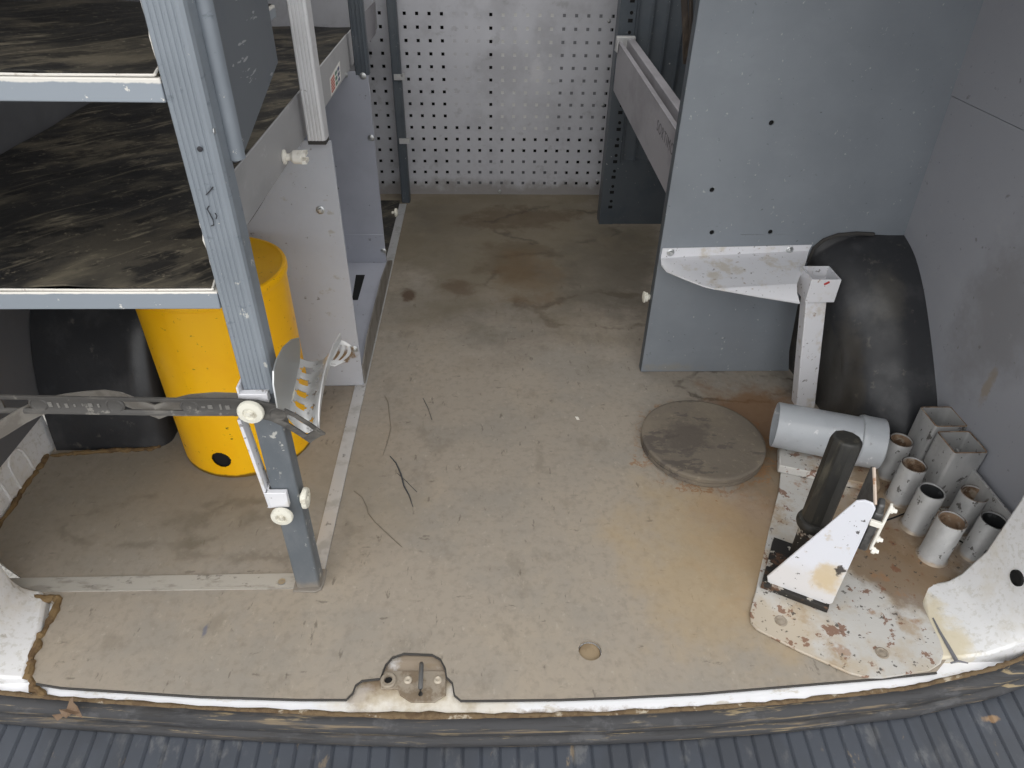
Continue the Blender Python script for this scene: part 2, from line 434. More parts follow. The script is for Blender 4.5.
M_plate = mat('rusty_painted_plate', s(192, 190, 186), .55, .1, [
    ('noise', s(182, 168, 146), (7, 7, 7), .42, .62, .75), ('noise', s(160, 136, 104), (11, 11, 11), .54, .70, .65, 8),
    ('spot', s(116, 94, 70), (.76, .78, 0), (.10, .09, .2), .8, .35, 12),
    ('spot', s(128, 104, 78), (.80, .90, 0), (.07, .16, .2), .7, .4, 14),
    ('spot', s(140, 118, 92), (.70, .93, 0), (.06, .05, .2), .7, .4, 18),
    ('noise', RUST, (38, 38, 38), .635, .67, .85, 6), ('noise', s(150, 112, 80), (20, 20, 20), .62, .72, .6, 8),
    ('noise', CHIP, (95, 95, 95), .69, .72, .85, 4)], bump=(60, .3, .002), rough_var=(12, .4, .7))
M_tube = mat('galvanised_tube', s(178, 178, 178), .45, .25, [
    ('noise', s(156, 156, 156), (20, 20, 12), .42, .66, .6), ('noise', s(76, 72, 68), (80, 80, 50), .665, .69, .85, 5),
    ('low', s(150, 128, 98), 2, .006, .014, .7, 40)], rough_var=(14, .35, .6))
M_tube_in = mat('tube_rim_rust', s(150, 126, 104), .7, .2, [('noise', s(88, 66, 50), 40, .45, .65, .8), ('noise', s(170, 160, 146), 50, .56, .68, .8)])
M_tube_dark = mat('dark_liner', s(44, 45, 47), .5, 0, [('noise', s(110, 112, 114), 50, .56, .72, .6)])
M_bracket = mat('white_bracket_paint', s(222, 222, 226), .4, .05, [
    ('noise', s(190, 178, 156), (14, 14, 14), .56, .74, .6, 8), ('noise', s(140, 108, 76), (46, 46, 46), .68, .76, .7, 7),
    ('noise', s(96, 88, 80), (90, 90, 90), .71, .74, .7, 4)])
M_gusset = mat('white_chipped_paint', s(222, 224, 232), .4, .05, [
    ('low', s(206, 200, 192), 2, .07, .12, .5, 10), ('noise', s(58, 54, 52), (75, 75, 75), .70, .72, .9, 4),
    ('spot', s(204, 182, 140), (.560, .727, .080), (.022, .1, .028), .8, .5, 26), ('spot', s(58, 54, 52), tuple(Y(839, 569, .702)), (.006, .05, .011), .95, .2, 90),
    ('noise', s(190, 174, 150), (26, 26, 26), .62, .74, .5)])
M_baseiron = mat('black_iron', s(46, 44, 42), .6, .3, [('noise', s(196, 190, 180), (44, 44, 60), .60, .63, .85, 6), ('noise', s(110, 78, 56), (30, 30, 30), .6, .7, .7)])
M_grip = mat('black_grip', s(42, 41, 38), .5, 0, [('noise', s(84, 80, 68), (40, 40, 6), .52, .7, .7, 8), ('noise', s(24, 24, 24), (30, 30, 8), .5, .7, .6)], bump=(60, .3, .002))
M_iron = mat('grey_iron', s(110, 110, 110), .45, .5, [('noise', s(70, 68, 66), 40, .45, .66, .7)])
M_rustedge = mat('rusty_edge', s(200, 184, 170), .6, .1, [('noise', s(166, 126, 98), (60, 60, 40), .46, .56, .9, 5)])
M_striker = mat('dusty_steel', s(156, 146, 132), .6, .3, [('noise', s(116, 98, 76), 40, .45, .66, .7)], bump=(90, .4, .002))
M_rivet = mat('dull_rivet', s(184, 174, 158), .5, .2)
M_leaf = mat('dry_leaf', s(116, 96, 78), .85, 0, [('noise', s(98, 76, 56), 60, .45, .66, .7)])
M_thread = mat('thread', s(64, 66, 70), .8)
M_thread2 = mat('pale_thread', s(116, 108, 94), .8)
M_brown = mat('brown_rubber', s(60, 51, 44), .6, 0, [('noise', s(106, 92, 78), (30, 30, 10), .5, .7, .6)])
M_sticker = mat('sticker_white', s(222, 220, 216), .5)
M_red = mat('print_red', s(176, 92, 74), .5)
M_green = mat('print_green', s(66, 112, 92), .5)
M_navy = mat('print_blue', s(70, 78, 112), .5)
M_grime = mat('grey_plate_worn', s(140, 136, 130), .5, .3, [('noise', s(110, 104, 98), (20, 20, 20), .45, .65, .7)])
M_ink = mat('marker_ink', s(40, 40, 46), .6)
M_faint = mat('faint_print', s(92, 91, 95), .6)
M_asphalt = mat('asphalt', s(150, 148, 143), .9, 0, [('noise', s(86, 84, 82), 60, .45, .6, .6)])
M_roof = mat('roof_lining', s(206, 206, 206), .7)

# ================================================================== SETTING
# floor mat with its cut-out for the latch and the drain hole
front = [(53, 604), (44, 630), (33, 655), (30, 672), (36, 682), (60, 686), (200, 695), (300, 698), (346, 698), (352, 692), (355, 684), (362, 679),
         (380, 677), (385, 664), (392, 656), (404, 652), (432, 653), (441, 658), (446, 668), (447, 676), (453, 682), (455, 694), (461, 699),
         (480, 699), (560, 698), (620, 696), (700, 692), (760, 687), (880, 677), (937, 671), (946, 660)]
outl = [G(u, v) for u, v in front]
outl += [V((.755, .70, 0)), V((.80, .745, 0)), V((.93, .75, 0)), V((.93, 2.60, 0)), V((-.91, 2.60, 0)), V((-.91, .90, 0)), V((-.86, .83, 0)), V((-.755, .765, 0))]
pc = G(590, 650)
hole = [pc + V((.0185 * math.cos(a * math.pi / 14), .0185 * math.sin(a * math.pi / 14), 0)) for a in range(28)]
b = MB(); b.prism([outl, hole], (0, 0, -.007))
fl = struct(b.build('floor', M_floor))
# dark rubber edge of the floor along the sill
b = MB(); pts = [G(u, v) + V((0, -.0008, -.004)) for u, v in front[3:-1]]
b.path(pts, .0022, 6)
struct(b.build('trim_7', M_edge))
# painted sill below it
b = MB()
xs = [-.86, -.73, -.64, -.43, -.23, .04, .32, .575, .745, .86]
ys = [.605, .583, .576, .556, .541, .531, .535, .552, .573, .606]
b.prism([V((x, y - .012, -.010)) for x, y in zip(xs, ys)] + [V((.86, .78, -.010)), V((-.86, .78, -.010))], (0, 0, -.02))
struct(b.build('trim_1', M_sill, bevel=.004))
# weather seal: two rubber ribs following the opening, rising at the corners
sealx = [-.90, -.84, -.79, -.73, -.64, -.43, -.23, -.1, .04, .18, .32, .45, .575, .66, .745, .80, .845, .89, .95]
sealy = [.655, .62, .600, .585, .577, .557, .542, .535, .532, .532, .536, .542, .553, .560, .574, .581, .590, .604, .63]
sealz = [.03, .012, .002, -.006, -.01, -.01, -.01, -.01, -.01, -.01, -.01, -.01, -.01, -.009, -.005, .004, .015, .034, .065]
sealy = [y - .006 for y in sealy]
prof = [(.006, .000), (-.001, .003), (-.008, .001), (-.0135, -.006), (-.0145, -.014), (-.012, -.0195), (-.0125, -.0215), (-.0175, -.0235), (-.0205, -.030), (-.020, -.037), (-.016, -.042), (.002, -.043)]
b = MB(); b.rings([[V((x, y + p[0], z + p[1])) for p in prof] for x, y, z in zip(sealx, sealy, sealz)])
struct(b.build('trim_2', M_rubber, smooth=50))
b = MB(); rg = random.Random(7); gx, gr_ = [], []
for i in range(len(sealx) - 1):
    for k in range(10):
        f_ = k / 10
        gx.append(V((sealx[i] + (sealx[i + 1] - sealx[i]) * f_, sealy[i] + (sealy[i + 1] - sealy[i]) * f_ + .0075 + rg.uniform(-.0007, .0007), sealz[i] + (sealz[i + 1] - sealz[i]) * f_ - .0015)))
        gr_.append(.0044 + rg.uniform(-.0009, .0012) + .003 * math.exp(-((gx[-1].x + .1) / .09) ** 2))
b.path(gx, gr_, 7); struct(b.build('trim_8', M_grit, smooth=80))
# bumper step with ribs running front to back
b = MB(); sl = math.tan(math.radians(9)); x = -1.0; loop = []
while x < 1.0:
    loop += [(x, 0), (x + .0006, -.008), (x + .0042, -.008), (x + .0048, 0), (x + .0060, .0014), (x + .0250, .0014)]
    x += .0275
rows = []
for y in (.62, .50, .44, .38):
    rows.append([V((px, y - (.56 - y) * 0 + .0 + abs(px) ** 2 * .02, -.060 - (.56 - y) * sl + pz)) for px, pz in loop])
g2 = [[rows[i][j] for j in range(len(loop))] for i in range(len(rows))]
b.sheet(g2, .012)
struct(b.build('trim_3', M_bumper, smooth=25))
# corner pillars of the body
def pillar(name, sgn, sta, hole_px=None):
    b = MB(); R_ = []
    for y, xf, xr, zr in sta:
        pts = [(xf, -.006), (xf + .004, .004), (xf + (xr - xf) * .35, .006), (xf + (xr - xf) * .62, .013), (xf + (xr - xf) * .82, .032),
               (xr - .006, zr), (xr + .004, zr + .03), (xr + .006, zr + .15), (xr - .02, .7), (xr - .05, 1.28), (xr + .10, 1.28), (xr + .10, -.05), (xf, -.05)]
        R_.append([V((sgn * p, y, q)) for p, q in pts])
    b.rings(R_)
    return struct(b.build(name, M_paint_white, smooth=48, bevel=.004))
pr = pillar('trim_4', 1, [(.745, .765, .842, .060), (.715, .752, .842, .060), (.66, .731, .842, .058), (.62, .716, .842, .054), (.602, .712, .85, .05)])
pl = pillar('trim_5', -1, [(.765, .752, .80, .075), (.745, .735, .785, .055), (.69, .716, .782, .052), (.63, .703, .78, .05), (.604, .698, .785, .05)])
# dark slot in the right pillar, and a dark grey line for the slit on its foot
hc = X(1017, 578, .845); b = MB(); b.lathe(hc + V((.004, 0, 0)), (-1, 0, 0), [(.013, 0), (.013, .006), (.011, .0065), (.0105, .003)], 20)
o = b.build('slot', M_black, pr)
b = MB(); b.path([G(933, 618, .006), G(940, 632, .006), G(948, 646, .006), G(956, 660, .006)], [.0012, .002, .003, .0034], 6)
b.path([G(951, 663, .006), G(958, 661, .006), G(968, 663, .006)], [.0016, .002, .001], 6)
b.build('slit_line', mat('slit_grey', s(112, 112, 116), .8), pr)
# brown sealant bead by the left pillar
b = bead([G(24, 595), G(40, 599), G(60, 599), G(53, 614), G(41, 636), G(31, 660), G(29, 676), G(35, 688, -.008), G(46, 696, -.01)], .0058, 3)
struct(b.build('trim_6', M_sealant))
# side walls
def wall(name, prof, y0, y1, m, th):
    b = MB(); ny = 6
    b.sheet([[V((x, y0 + (y1 - y0) * i / ny, z)) for x, z in prof] for i in range(ny + 1)], th)
    return struct(b.build(name, m, smooth=30))
wl_ = wall('wall_left', [(-.9165, .087), (-.918, .26), (-.90, .42), (-.865, .60), (-.86, .9), (-.82, 1.32)], .62, 2.60, M_dark_lining, .012)
wr_ = wall('wall_right', [(.952, -.01), (.948, .2), (.941, .40), (.931, .6615)], .62, 2.60, M_lining, -.012)
b = MB(); b.sheet([[V((x, y, z)) for x, z in ((.9295, .663), (.9235, .83), (.89, 1.32))] for y in (.62, 1.2, 2.6)], -.012)
b.build('upper_lining', M_lining, wr_)
for u, v, k in ((925, 200, .939), (941, 338, .944), (1007, 130, .933), (985, 95, .930)):
    p = X(u, v, k); b = MB(); b.lathe(p, (-1, 0, 0), [(.0075, 0), (.0075, .001), (.006, .003), (.003, .0045), (.0005, .005)], 18)
    b.build('rivet', M_lining, wr_)
for p in ((-.9175, 1.04, .16), (-.9175, 1.20, .30), (-.917, 1.10, .17)):
    b = MB(); b.lathe(p, (1, 0, 0), [(.008, 0), (.0075, .002), (.004, .004), (.0005, .0045)], 16); b.build('rivet', M_dark_lining, wl_)
# lower white body panel on the left with pressed arches
b = MB(); b.sheet([[V((-.914 - .003 * j / 4, .68 + .47 * i / 10, -.02 + .112 * j / 4)) for j in range(5)] for i in range(11)], -.004)
lbp = part_label(b.build('lower_body_panel', M_paint_white, wl_), 'white pressed body metal')
for yc_ in (.78, .865, .95, 1.035):
    b = MB(); b.path([V((-.9145 - .003 * z / .14, yc_ + dy, z)) for dy, z in ((-.026, -.005), (-.026, .04), (-.022, .062), (-.012, .074), (0, .078), (.012, .074), (.022, .062), (.026, .04), (.026, -.005))], .003, 8)
    b.build('pressed_arch', M_paint_white, lbp, smooth=80)
b = MB()
for u, v in ((18, 488), (3, 455)):
    p = X(u, v, -.9165); b.lathe(p, (1, 0, 0), [(.005, 0), (.005, .0015), (.004, .0016)], 12)
b.build('panel_hole', M_black, wl_)
b = bead([V((-.905, .84, 0)), V((-.908, .95, .001)), V((-.911, 1.03, 0)), V((-.912, 1.11, .002))], .0055, 5, 9)
b.build('sealant_bead', M_sealant, wl_)
# bulkhead of perforated sheet
pitch, hx0, hz0, yb = .0408, -.2562, .6165, 2.574
b = MB(); c0, c1 = -3, 20; a = .0052; th = .0015
def q(x0, z0, x1, z1):
    if x1 - x0 > 1e-6 and z1 - z0 > 1e-6: b.add([(x0, yb, z0), (x1, yb, z0), (x1, yb, z1), (x0, yb, z1)], [(0, 1, 2, 3)])
for c in range(c0, c1 + 1):
    for r in range(15):
        x, z = hx0 + c * pitch, hz0 - r * pitch; h = pitch / 2
        q(x - h, z - h, x - a, z + h); q(x + a, z - h, x + h, z + h); q(x - a, z - h, x + a, z - a); q(x - a, z + a, x + a, z + h)
        b.add([(x - a, yb, z - a), (x + a, yb, z - a), (x + a, yb, z + a), (x - a, yb, z + a), (x - a, yb + th, z - a), (x + a, yb + th, z - a), (x + a, yb + th, z + a), (x - a, yb + th, z + a)],
              [(0, 1, 5, 4), (1, 2, 6, 5), (2, 3, 7, 6), (3, 0, 4, 7)])
XL, XR = hx0 + (c0 - .5) * pitch, hx0 + (c1 + .5) * pitch
zt, zb = hz0 + pitch / 2, hz0 - 14.5 * pitch
q(XL, zt, XR, 1.32); q(XL, .0, XR, zb); q(XR, .0, .95, 1.32); q(-.95, .0, XL, 1.32)
wb = struct(b.build('wall_back', M_perf))
b = MB(); b.box((-.95, yb + .03, -.01), (.95, yb + .05, 1.32)); b.build('partition_core', M_black, wb)
b = MB()
x4 = hx0 + 3.5 * pitch
b.box((x4, yb + .0016, hz0 - 8.5 * pitch), (hx0 + 6.5 * pitch, yb + .004, zt)); b.build('even_backing', mat('even_backing', s(186, 186, 190), .7), wb)
b = MB(); b.box((hx0 + 7.5 * pitch, yb + .0016, hz0 - 9.4 * pitch), (hx0 + 12.4 * pitch, yb + .004, zt))
b.build('pale_backing', M_back_light, wb)
b = MB(); b.box((hx0 + 12.4 * pitch, yb + .0016, hz0 - 9.5 * pitch), (hx0 + 17 * pitch, yb + .004, zt)); b.box((x4, yb + .006, hz0 - 14.4 * pitch), (hx0 + 14 * pitch, yb + .008, hz0 - 11.5 * pitch))
b.build('grey_backing', M_back_mid, wb)
for u, v in ((609, 21), (603, 105), (597, 181), (500, 191)):
    p = Y(u, v, yb - .0003); b = MB(); b.lathe(p, (0, -1, 0), [(.006, 0), (.006, .001), (.004, .0035), (.0005, .004)], 14); b.build('rivet', M_zinc, wb)
# roof and the ground outside
b = MB(); b.box((-.95, .56, 1.31), (.95, 2.62, 1.33)); struct(b.build('ceiling', M_roof))
b = MB(); b.box((-6, -8, -.66), (6, 4, -.62)); struct(b.build('ground', M_asphalt))

# ================================================================== wheel arches
def arch(name, sgn, xi, xo, label, prof_, m=M_arch):
    t = thing(name, label, 'wheel arch', (sgn * (xi + .09), 1.5, 0))
    pr_ = prof_
    R_ = []; rad = .12 if sgn > 0 else .05
    sp_ = []
    for i in range(len(pr_) - 1):
        for k in range(4): sp_.append((pr_[i][0] + (pr_[i + 1][0] - pr_[i][0]) * k / 4, pr_[i][1] + (pr_[i + 1][1] - pr_[i][1]) * k / 4))
    sp_.append(pr_[-1])
    for _ in range(3): sp_ = [sp_[0]] + [((sp_[i - 1][0] + 2 * sp_[i][0] + sp_[i + 1][0]) / 4, (sp_[i - 1][1] + 2 * sp_[i][1] + sp_[i + 1][1]) / 4) for i in range(1, len(sp_) - 1)] + [sp_[-1]]
    cy = pr_[0][0] + .45
    st = [(math.radians(90 * k / 7)) for k in range(8)]
    for a_ in st:
        f_, ins = rad * (1 - math.cos(math.pi / 2 - a_ + 0) ) if False else rad * (1 - math.cos(a_)), (.13 if sgn > 0 else .035) * (1 - math.sin(a_))
        rg = []
        for y, z in sp_:
            dy = cy - y; L_ = math.hypot(dy, .0001)
            up = z / .38
            yy_ = y + (ins if dy > 0 else -ins) * (1 - up ** 2) * min(1, abs(dy) / .2)
            zz_ = max(0, z - ins * .55 * up ** 1.5) if z > 0 else z
            rg.append(V((sgn * (xi + f_), yy_, zz_)))
        R_.append(rg)
    R_.append([V((sgn * xo, y, z)) for y, z in sp_])
    for rg in R_[:-1]:
        for q_ in rg:
            if sgn > 0: q_.x += .055 * max(0, min(1, (1.40 - q_.y) / .16)) * (1 if q_.x < .80 else max(0, (.94 - q_.x) / .14))
    b = MB(); b.rings(R_)
    b.build('cover', m, t, smooth=50)
    return t
ta = arch('wheel_arch_cover', 1, .735, .942, 'glossy black plastic wheel arch cover beside the white bracket leg at right', [(1.05, 0), (1.06, .06), (1.09, .125), (1.13, .167), (1.20, .24), (1.265, .302), (1.33, .348), (1.39, .369), (1.5, .382), (1.75, .36), (1.92, .25), (1.96, 0)])
tb = arch('wheel_arch_cover', -1, .672, .903, 'dusty black plastic wheel arch cover behind the yellow canister at left', [(1.125, 0), (1.13, .04), (1.145, .12), (1.185, .22), (1.245, .30), (1.315, .35), (1.405, .375), (1.6, .38), (1.85, .35), (1.98, .25), (2.02, 0)])
# sealing strip along the panel's cut-out
b = MB(); b.path([Y(808, 262, 1.392), Y(814, 248, 1.392), Y(824, 240, 1.392), Y(838, 235, 1.392), Y(856, 233.5, 1.392), Y(874, 234.5, 1.392)], .0042, 7)
b.build('edge_trim', M_edge, ta)
b = bead([V((-.905, 1.108, 0)), V((-.85, 1.114, .002)), V((-.78, 1.120, .003)), V((-.71, 1.124, .002)), V((-.69, 1.135, 0))], .0048, 8, 8)
b.build('sealant', M_sealant, tb)

# ================================================================== LEFT SHELVING
T = thing('shelving_unit', 'tall blue-grey and aluminium van shelving unit along the left side', 'shelving', (-.55, .77, 0))
def grooved_post(x0, x1, y0, y1, z0, z1, ribs, m, name='post'):
    b = MB(); w_ = x1 - x0; loop = []
    loop.append((x0, y1)); loop.append((x0, y0 + .003)); loop.append((x0 + .002, y0))
    for k in range(ribs):
        c = x0 + w_ * (.18 + .55 * k / max(1, ribs - 1))
        loop += [(c - .0016, y0), (c - .0008, y0 + .0010), (c + .0008, y0 + .0010), (c + .0016, y0)]
    loop += [(x1 - .006, y0), (x1 - .002, y0 + .002), (x1, y0 + .007), (x1, y1)]
    b.prism([V((x, y, z0)) for x, y in loop], (0, 0, z1 - z0))
    return b.build(name, m, T, smooth=20)
fp = grooved_post(-.325, -.283, .757, .790, .425, 1.31, 5, M_blue)
part_label(fp, 'chipped blue-grey front post')
mp = grooved_post(-.327, -.293, 1.322, 1.355, .588, 1.31, 4, M_alu_post)
part_label(mp, 'pale ribbed aluminium post')
b = MB(); b.box((-.3265, 1.3225, .581), (-.2935, 1.3545, .588)); b.build('end_cap', M_edge, mp)
rp = grooved_post(-.323, -.288, 1.898, 1.925, .575, 1.31, 3, M_steel_blue)
bp = grooved_post(-.302, -.272, 2.485, 2.52, .0, 1.31, 2, M_steel_blue)
for v in (77, 141):
    p = Y(398 + (v - 77) * .08, v, 2.484); b = MB()
    b.obox(p + V((.0, -.002, 0)), (.013, 0, 0), (0, .0025, 0), (0, 0, .009)); b.obox(p + V((.017, .004, 0)), (.005, 0, 0), (0, .009, 0), (0, 0, .0085))
    b.cyl(p + V((.003, -.005, 0)), p + V((.003, -.008, 0)), .004, 10)
    b.build('catch', M_alu, bp)
# upper and lower shelf decks
def shelf(z, y1, xl, m_edge, wav, xd, xm, th=.027):
    b = MB(); b.box((xl, .765, z - .022), (xd, y1, z - .004)); b.box((xl, .759, z - th), (-.326, .768, z - .003))
    b.box((xl, .765, z - .022), (-.328, .802, z - .004))
    sh = b.build('shelf', m_edge, T, bevel=.0015)
    g_ = []
    n = 40
    for i in range(n + 1):
        y = .770 + (y1 - .770) * i / n
        row = []
        for j in range(21):
            x = xl + ((-.331 if y < .80 else xm) - xl) * j / 20
            zz = z - .003 + .0025 * math.sin(x * 31 + y * 9) * math.sin(y * 14) * (0 if i == 0 else 1)
            if i == 0: zz += .003 * max(0, math.sin(x * 26 + wav)) ** 3
            row.append(V((x, y, zz)))
        g_.append(row)
    b = MB(); b.sheet(g_, -.002); part_label(b.build('shelf_mat', M_mat, sh, smooth=60), 'worn black rubber mat')
    b = MB(); lipy = [.7605 + (y1 - .7605) * k / 26 for k in range(27)]
    b.path([V((xl, .7615, z - .001)), V((-.60, .7612, z)), V((-.45, .7615, z - .0012)), V((-.331, .7612, z - .0005))], .0014, 6)
    b.path([V((-.331, .7612, z))] + [V(((-.331 if y < .80 else xm) + .001 + random.uniform(-.0022, .0022), y, z + .001 + .0045 * abs(math.sin(y * 23)))) for y in lipy[1:9]] + [V((xm - .001, y, z + .001)) for y in lipy[9:12]], .0016, 6)
    part_label(b.build('shelf_lip', M_lip, sh), 'bare whitish edge where the paint has worn off')
    return sh
s1 = shelf(.828, 1.245, -.86, M_shelf_edge, 1.0, -.326, -.331)
s2 = shelf(.583, 2.52, -.845, M_shelf_edge2, 2.4, -.365, -.343)
# scratched blue-grey side board of the upper shelf
b = MB(); pa, pb_, pc_ = X(240, 162, -.28), X(278, 62, -.28), X(269, 0, -.28)
b.prism([V((-.283, .792, pa.z + .004)), V((-.283, pa.y + .005, pa.z)), V((-.283, pb_.y, pb_.z)), V((-.283, pb_.y, 1.10)), V((-.283, .792, 1.10))], (.003, 0, 0))
sbd = part_label(b.build('side_board', M_board, T), 'scratched dark blue-grey side board')
b = MB(); R_ = []
for z in (pa.z + .008, 1.10):
    R_.append([V((-.2785 + .0095 * math.cos(k * math.pi / 8), .796 - .012 * math.sin(k * math.pi / 8), z)) for k in range(9)])
b.rings(R_); b.build('rolled_edge', M_blue, sbd)
# light grey side rail of the lower shelf with its stickers
xr = -.335
b = MB(); b.box((xr - .003, .80, .588), (xr, 1.905, .668)); b.box((xr - .003, 1.91, .588), (xr, 2.48, .666))
rl = part_label(b.build('side_rail', M_rail, T, bevel=.001), 'light grey side rail')
def on_rail(u, v): return X(u, v, xr + .0006)
c4 = [on_rail(329.5, 79), on_rail(331, 97), on_rail(341, 80), on_rail(339.5, 61)]
def lerp(a, b_, t): return a + (b_ - a) * t
def quadpt(s_, t_): return lerp(lerp(c4[1], c4[2], s_), lerp(c4[0], c4[3], s_), t_)
b = MB(); b.prism(c4, (.0005, 0, 0))
b.m = 1
for k in range(5): b.prism([quadpt(.08 + .0, .12 + k * .16) + V((.0006, 0, 0)), quadpt(.40, .12 + k * .16) + V((.0006, 0, 0)), quadpt(.40, .23 + k * .16) + V((.0006, 0, 0)), quadpt(.08, .23 + k * .16) + V((.0006, 0, 0))], (.0003, 0, 0))
for mi, s0 in ((2, .48), (3, .72)):
    b.m = mi
    for k in range(3): b.prism([quadpt(s0, .12 + k * .28) + V((.0006, 0, 0)), quadpt(s0 + .17, .12 + k * .28) + V((.0006, 0, 0)), quadpt(s0 + .17, .30 + k * .28) + V((.0006, 0, 0)), quadpt(s0, .30 + k * .28) + V((.0006, 0, 0))], (.0003, 0, 0))
part_label(b.build('sticker', [M_sticker, M_red, M_green, M_navy], rl), 'white load sticker printed in red, green and blue')
b = MB(); b.prism([on_rail(364, 12), on_rail(366, 47), on_rail(375.5, 34), on_rail(375, 1)], (.0005, 0, 0))
part_label(b.build('sticker', M_fascia, rl), 'faded greyish label')
screw(rl, on_rail(346, 75), (1, 0, 0), .006)
# white nylon clip on the rail
p = X(283, 157, xr); b = MB()
b.lathe(p, (1, 0, 0), [(.010, 0), (.012, .001), (.012, .004), (.006, .006), (.006, .012), (.011, .018), (.0115, .032), (.009, .034)], 20)
b.obox(p + V((.036, 0, .006)), (.004, 0, 0), (0, .010, 0), (0, 0, .003)); b.obox(p + V((.036, 0, -.006)), (.004, 0, 0), (0, .010, 0), (0, 0, .003))
part_label(b.build('clip', M_nylon, rl), 'white plastic clip')
# lower side panels between floor and rail
b = MB(); b.box((-.68, 1.347, .0), (-.289, 1.352, .580)); b.box((-.68, 1.347, .0), (-.289, 1.36, .006))
p1 = part_label(b.build('side_panel', M_light, T, bevel=.001), 'light grey end panel with rust-brown stain')
for u, v in ((320.5, 210), (354.5, 349)): screw(p1, Y(u, v, 1.3465), (0, -1, 0), .0085)
b = MB(); b.box((-.60, 1.90, .04), (-.291, 1.905, .583)); b.box((-.60, 1.898, .04), (-.291, 1.90, .14))
p2 = part_label(b.build('side_panel', M_light2, T, bevel=.001), 'cool grey end panel')
for u, v in ((363, 76), (371, 138), (383.5, 251)): screw(p2, Y(u, v, 1.8975), (0, -1, 0), .0085)
b = MB(); b.lathe(V((-.284, 2.06, .14)), (1, 0, 0), [(.004, 0), (.004, .008), (.013, .010), (.013, .015), (.009, .018)], 18); b.build('knob', M_knob, p2)
b = MB(); b.box((-.62, 1.36, .045), (-.291, 1.898, .05))
tr = b.build('tray', M_light2, T)
b = MB(); p = [G(356, 275, .0505), G(365, 275, .0505), G(358, 300, .0505), G(352, 300, .0505)]; b.prism(p, (0, 0, .0006)); b.build('slot', M_black, tr)
b = MB(); b.prism([V((-.289, 1.352, 0)), V((-.289, 1.352, .055)), V((-.289, 1.45, .075)), V((-.289, 1.75, .075)), V((-.289, 1.90, .055)), V((-.289, 1.99, .012)), V((-.289, 1.99, 0))], (.003, 0, 0))
part_label(b.build('kick_plate', M_grime, T), 'worn grey kick plate')
b = MB(); b.box((-.62, 2.0, .0005), (-.31, 2.50, .004)); b.build('floor_sheet', M_mat, T)
# aluminium rails screwed to the floor
b = MB(); b.box((-.3095, .79, .0005), (-.2835, 2.47, .003)); b.build('floor_rail', M_alu, T)
b = MB(); b.prism([G(8, 579), G(300, 574), G(300, 589), G(66, 592), G(26, 592)], (0, 0, .0025)); f2 = b.build('floor_rail', M_alu_dusty, T)
b = MB(); b.lathe(G(282, 582, .0026), (0, 0, 1), [(.007, 0), (.007, .0006), (.005, .001), (.002, .0004)], 14); b.build('screw', M_zinc, f2)
b = MB(); b.box((-.324, .759, .003), (-.284, .790, .426)); lp = part_label(b.build('lower_post', M_post_low, fp, bevel=.003), 'scuffed darker lower end of the post')
b = MB(); b.prism([V((-.330, .754, .0)), V((-.292, .752, .0)), V((-.282, .757, .0)), V((-.2795, .770, .0)), V((-.2795, .80, .0)), V((-.330, .80, .0))], (0, 0, .004)); b.build('foot', M_post_low, fp, bevel=.001)
b = MB(); b.path([Y(u, v, .7615) for u, v in ((219, 294), (217, 284), (214, 272), (211, 262), (208, 250), (206, 244), (204.5, 240), (204, 232), (201.5, 224), (200, 220))], [.001, .0012, .0012, .0016, .0012, .002, .0024, .002, .0024, .001], 6)
part_label(b.build('worn_edge', M_lip, fp), 'bare whitish chipped edge')
b = MB(); b.path([Y(u, v, .7615) for u, v in ((161, 74), (160, 66), (157, 58), (154, 48), (151, 36), (149.5, 26), (147, 18), (143, 6), (139, -8))], [.0012, .0016, .0014, .0016, .002, .0014, .0016, .0012, .0012], 6)
part_label(b.build('worn_edge', M_lip, fp), 'bare whitish chipped edge')
# marker scrawl on the post
def fpost(u, v): return Y(u, v, .7562)
b = MB(); b.path([fpost(213, 187), fpost(209, 192), fpost(206, 195)], .0007, 5)
b.path([fpost(209, 206), fpost(207, 209), fpost(210, 214), fpost(213, 220), fpost(214, 225), fpost(211, 226)], .0007, 5)
b.path([fpost(215, 213), fpost(217, 216), fpost(216, 219)], .0006, 5)
b.build('marker_scrawl', M_ink, fp)
for u, v in ((214, 131), (200, 149)):
    b = MB(); b.lathe(Y(u, v, .757) if u < 210 else X(u, v, -.283), (0, -1, 0) if u < 210 else (1, 0, 0), [(.003, 0), (.003, .001), (.001, .0015)], 10); b.build('rivet', M_zinc if u > 210 else M_ink, fp)
# white painted clips and strip holding the post
b = MB(); A_, B_ = Y(243, 418, .756), Y(274, 506, .756)
b.obox((A_ + B_) / 2 + V((-.0045, .006, 0)), (.0025, 0, 0), (0, .011, 0), (B_ - A_) / 2)
p = Y(253, 391, .752); b.box((-.329, .746, p.z - .016), (-.290, .757, p.z - .001)); b.box((-.329, .746, p.z - .016), (-.326, .79, p.z + .010))
p = Y(281, 497, .752); b.box((-.330, .748, p.z - .018), (-.298, .757, p.z + .012)); b.box((-.330, .748, p.z - .018), (-.326, .79, p.z + .012))
part_label(b.build('post_clip', M_bracket, fp, bevel=.001), 'white painted clamp on the post')
def knob(parent, c, ax, r, name='knob'):
    b = MB(); b.lathe(c, ax, [(r * .5, 0), (r * .5, .003), (r, .004), (r * 1.02, .008), (r * .94, .0105), (r * .55, .0115), (r * .5, .0095), (r * .28, .0095), (r * .24, .0125), (r * .1, .0125)], 28)
    return part_label(b.build(name, M_knob, parent), 'cream plastic knob screw')
knob(fp, Y(283, 513, .748), (0, -1, 0), .0165)
knob(fp, X(301, 498, -.283), (1, 0, 0), .0165)

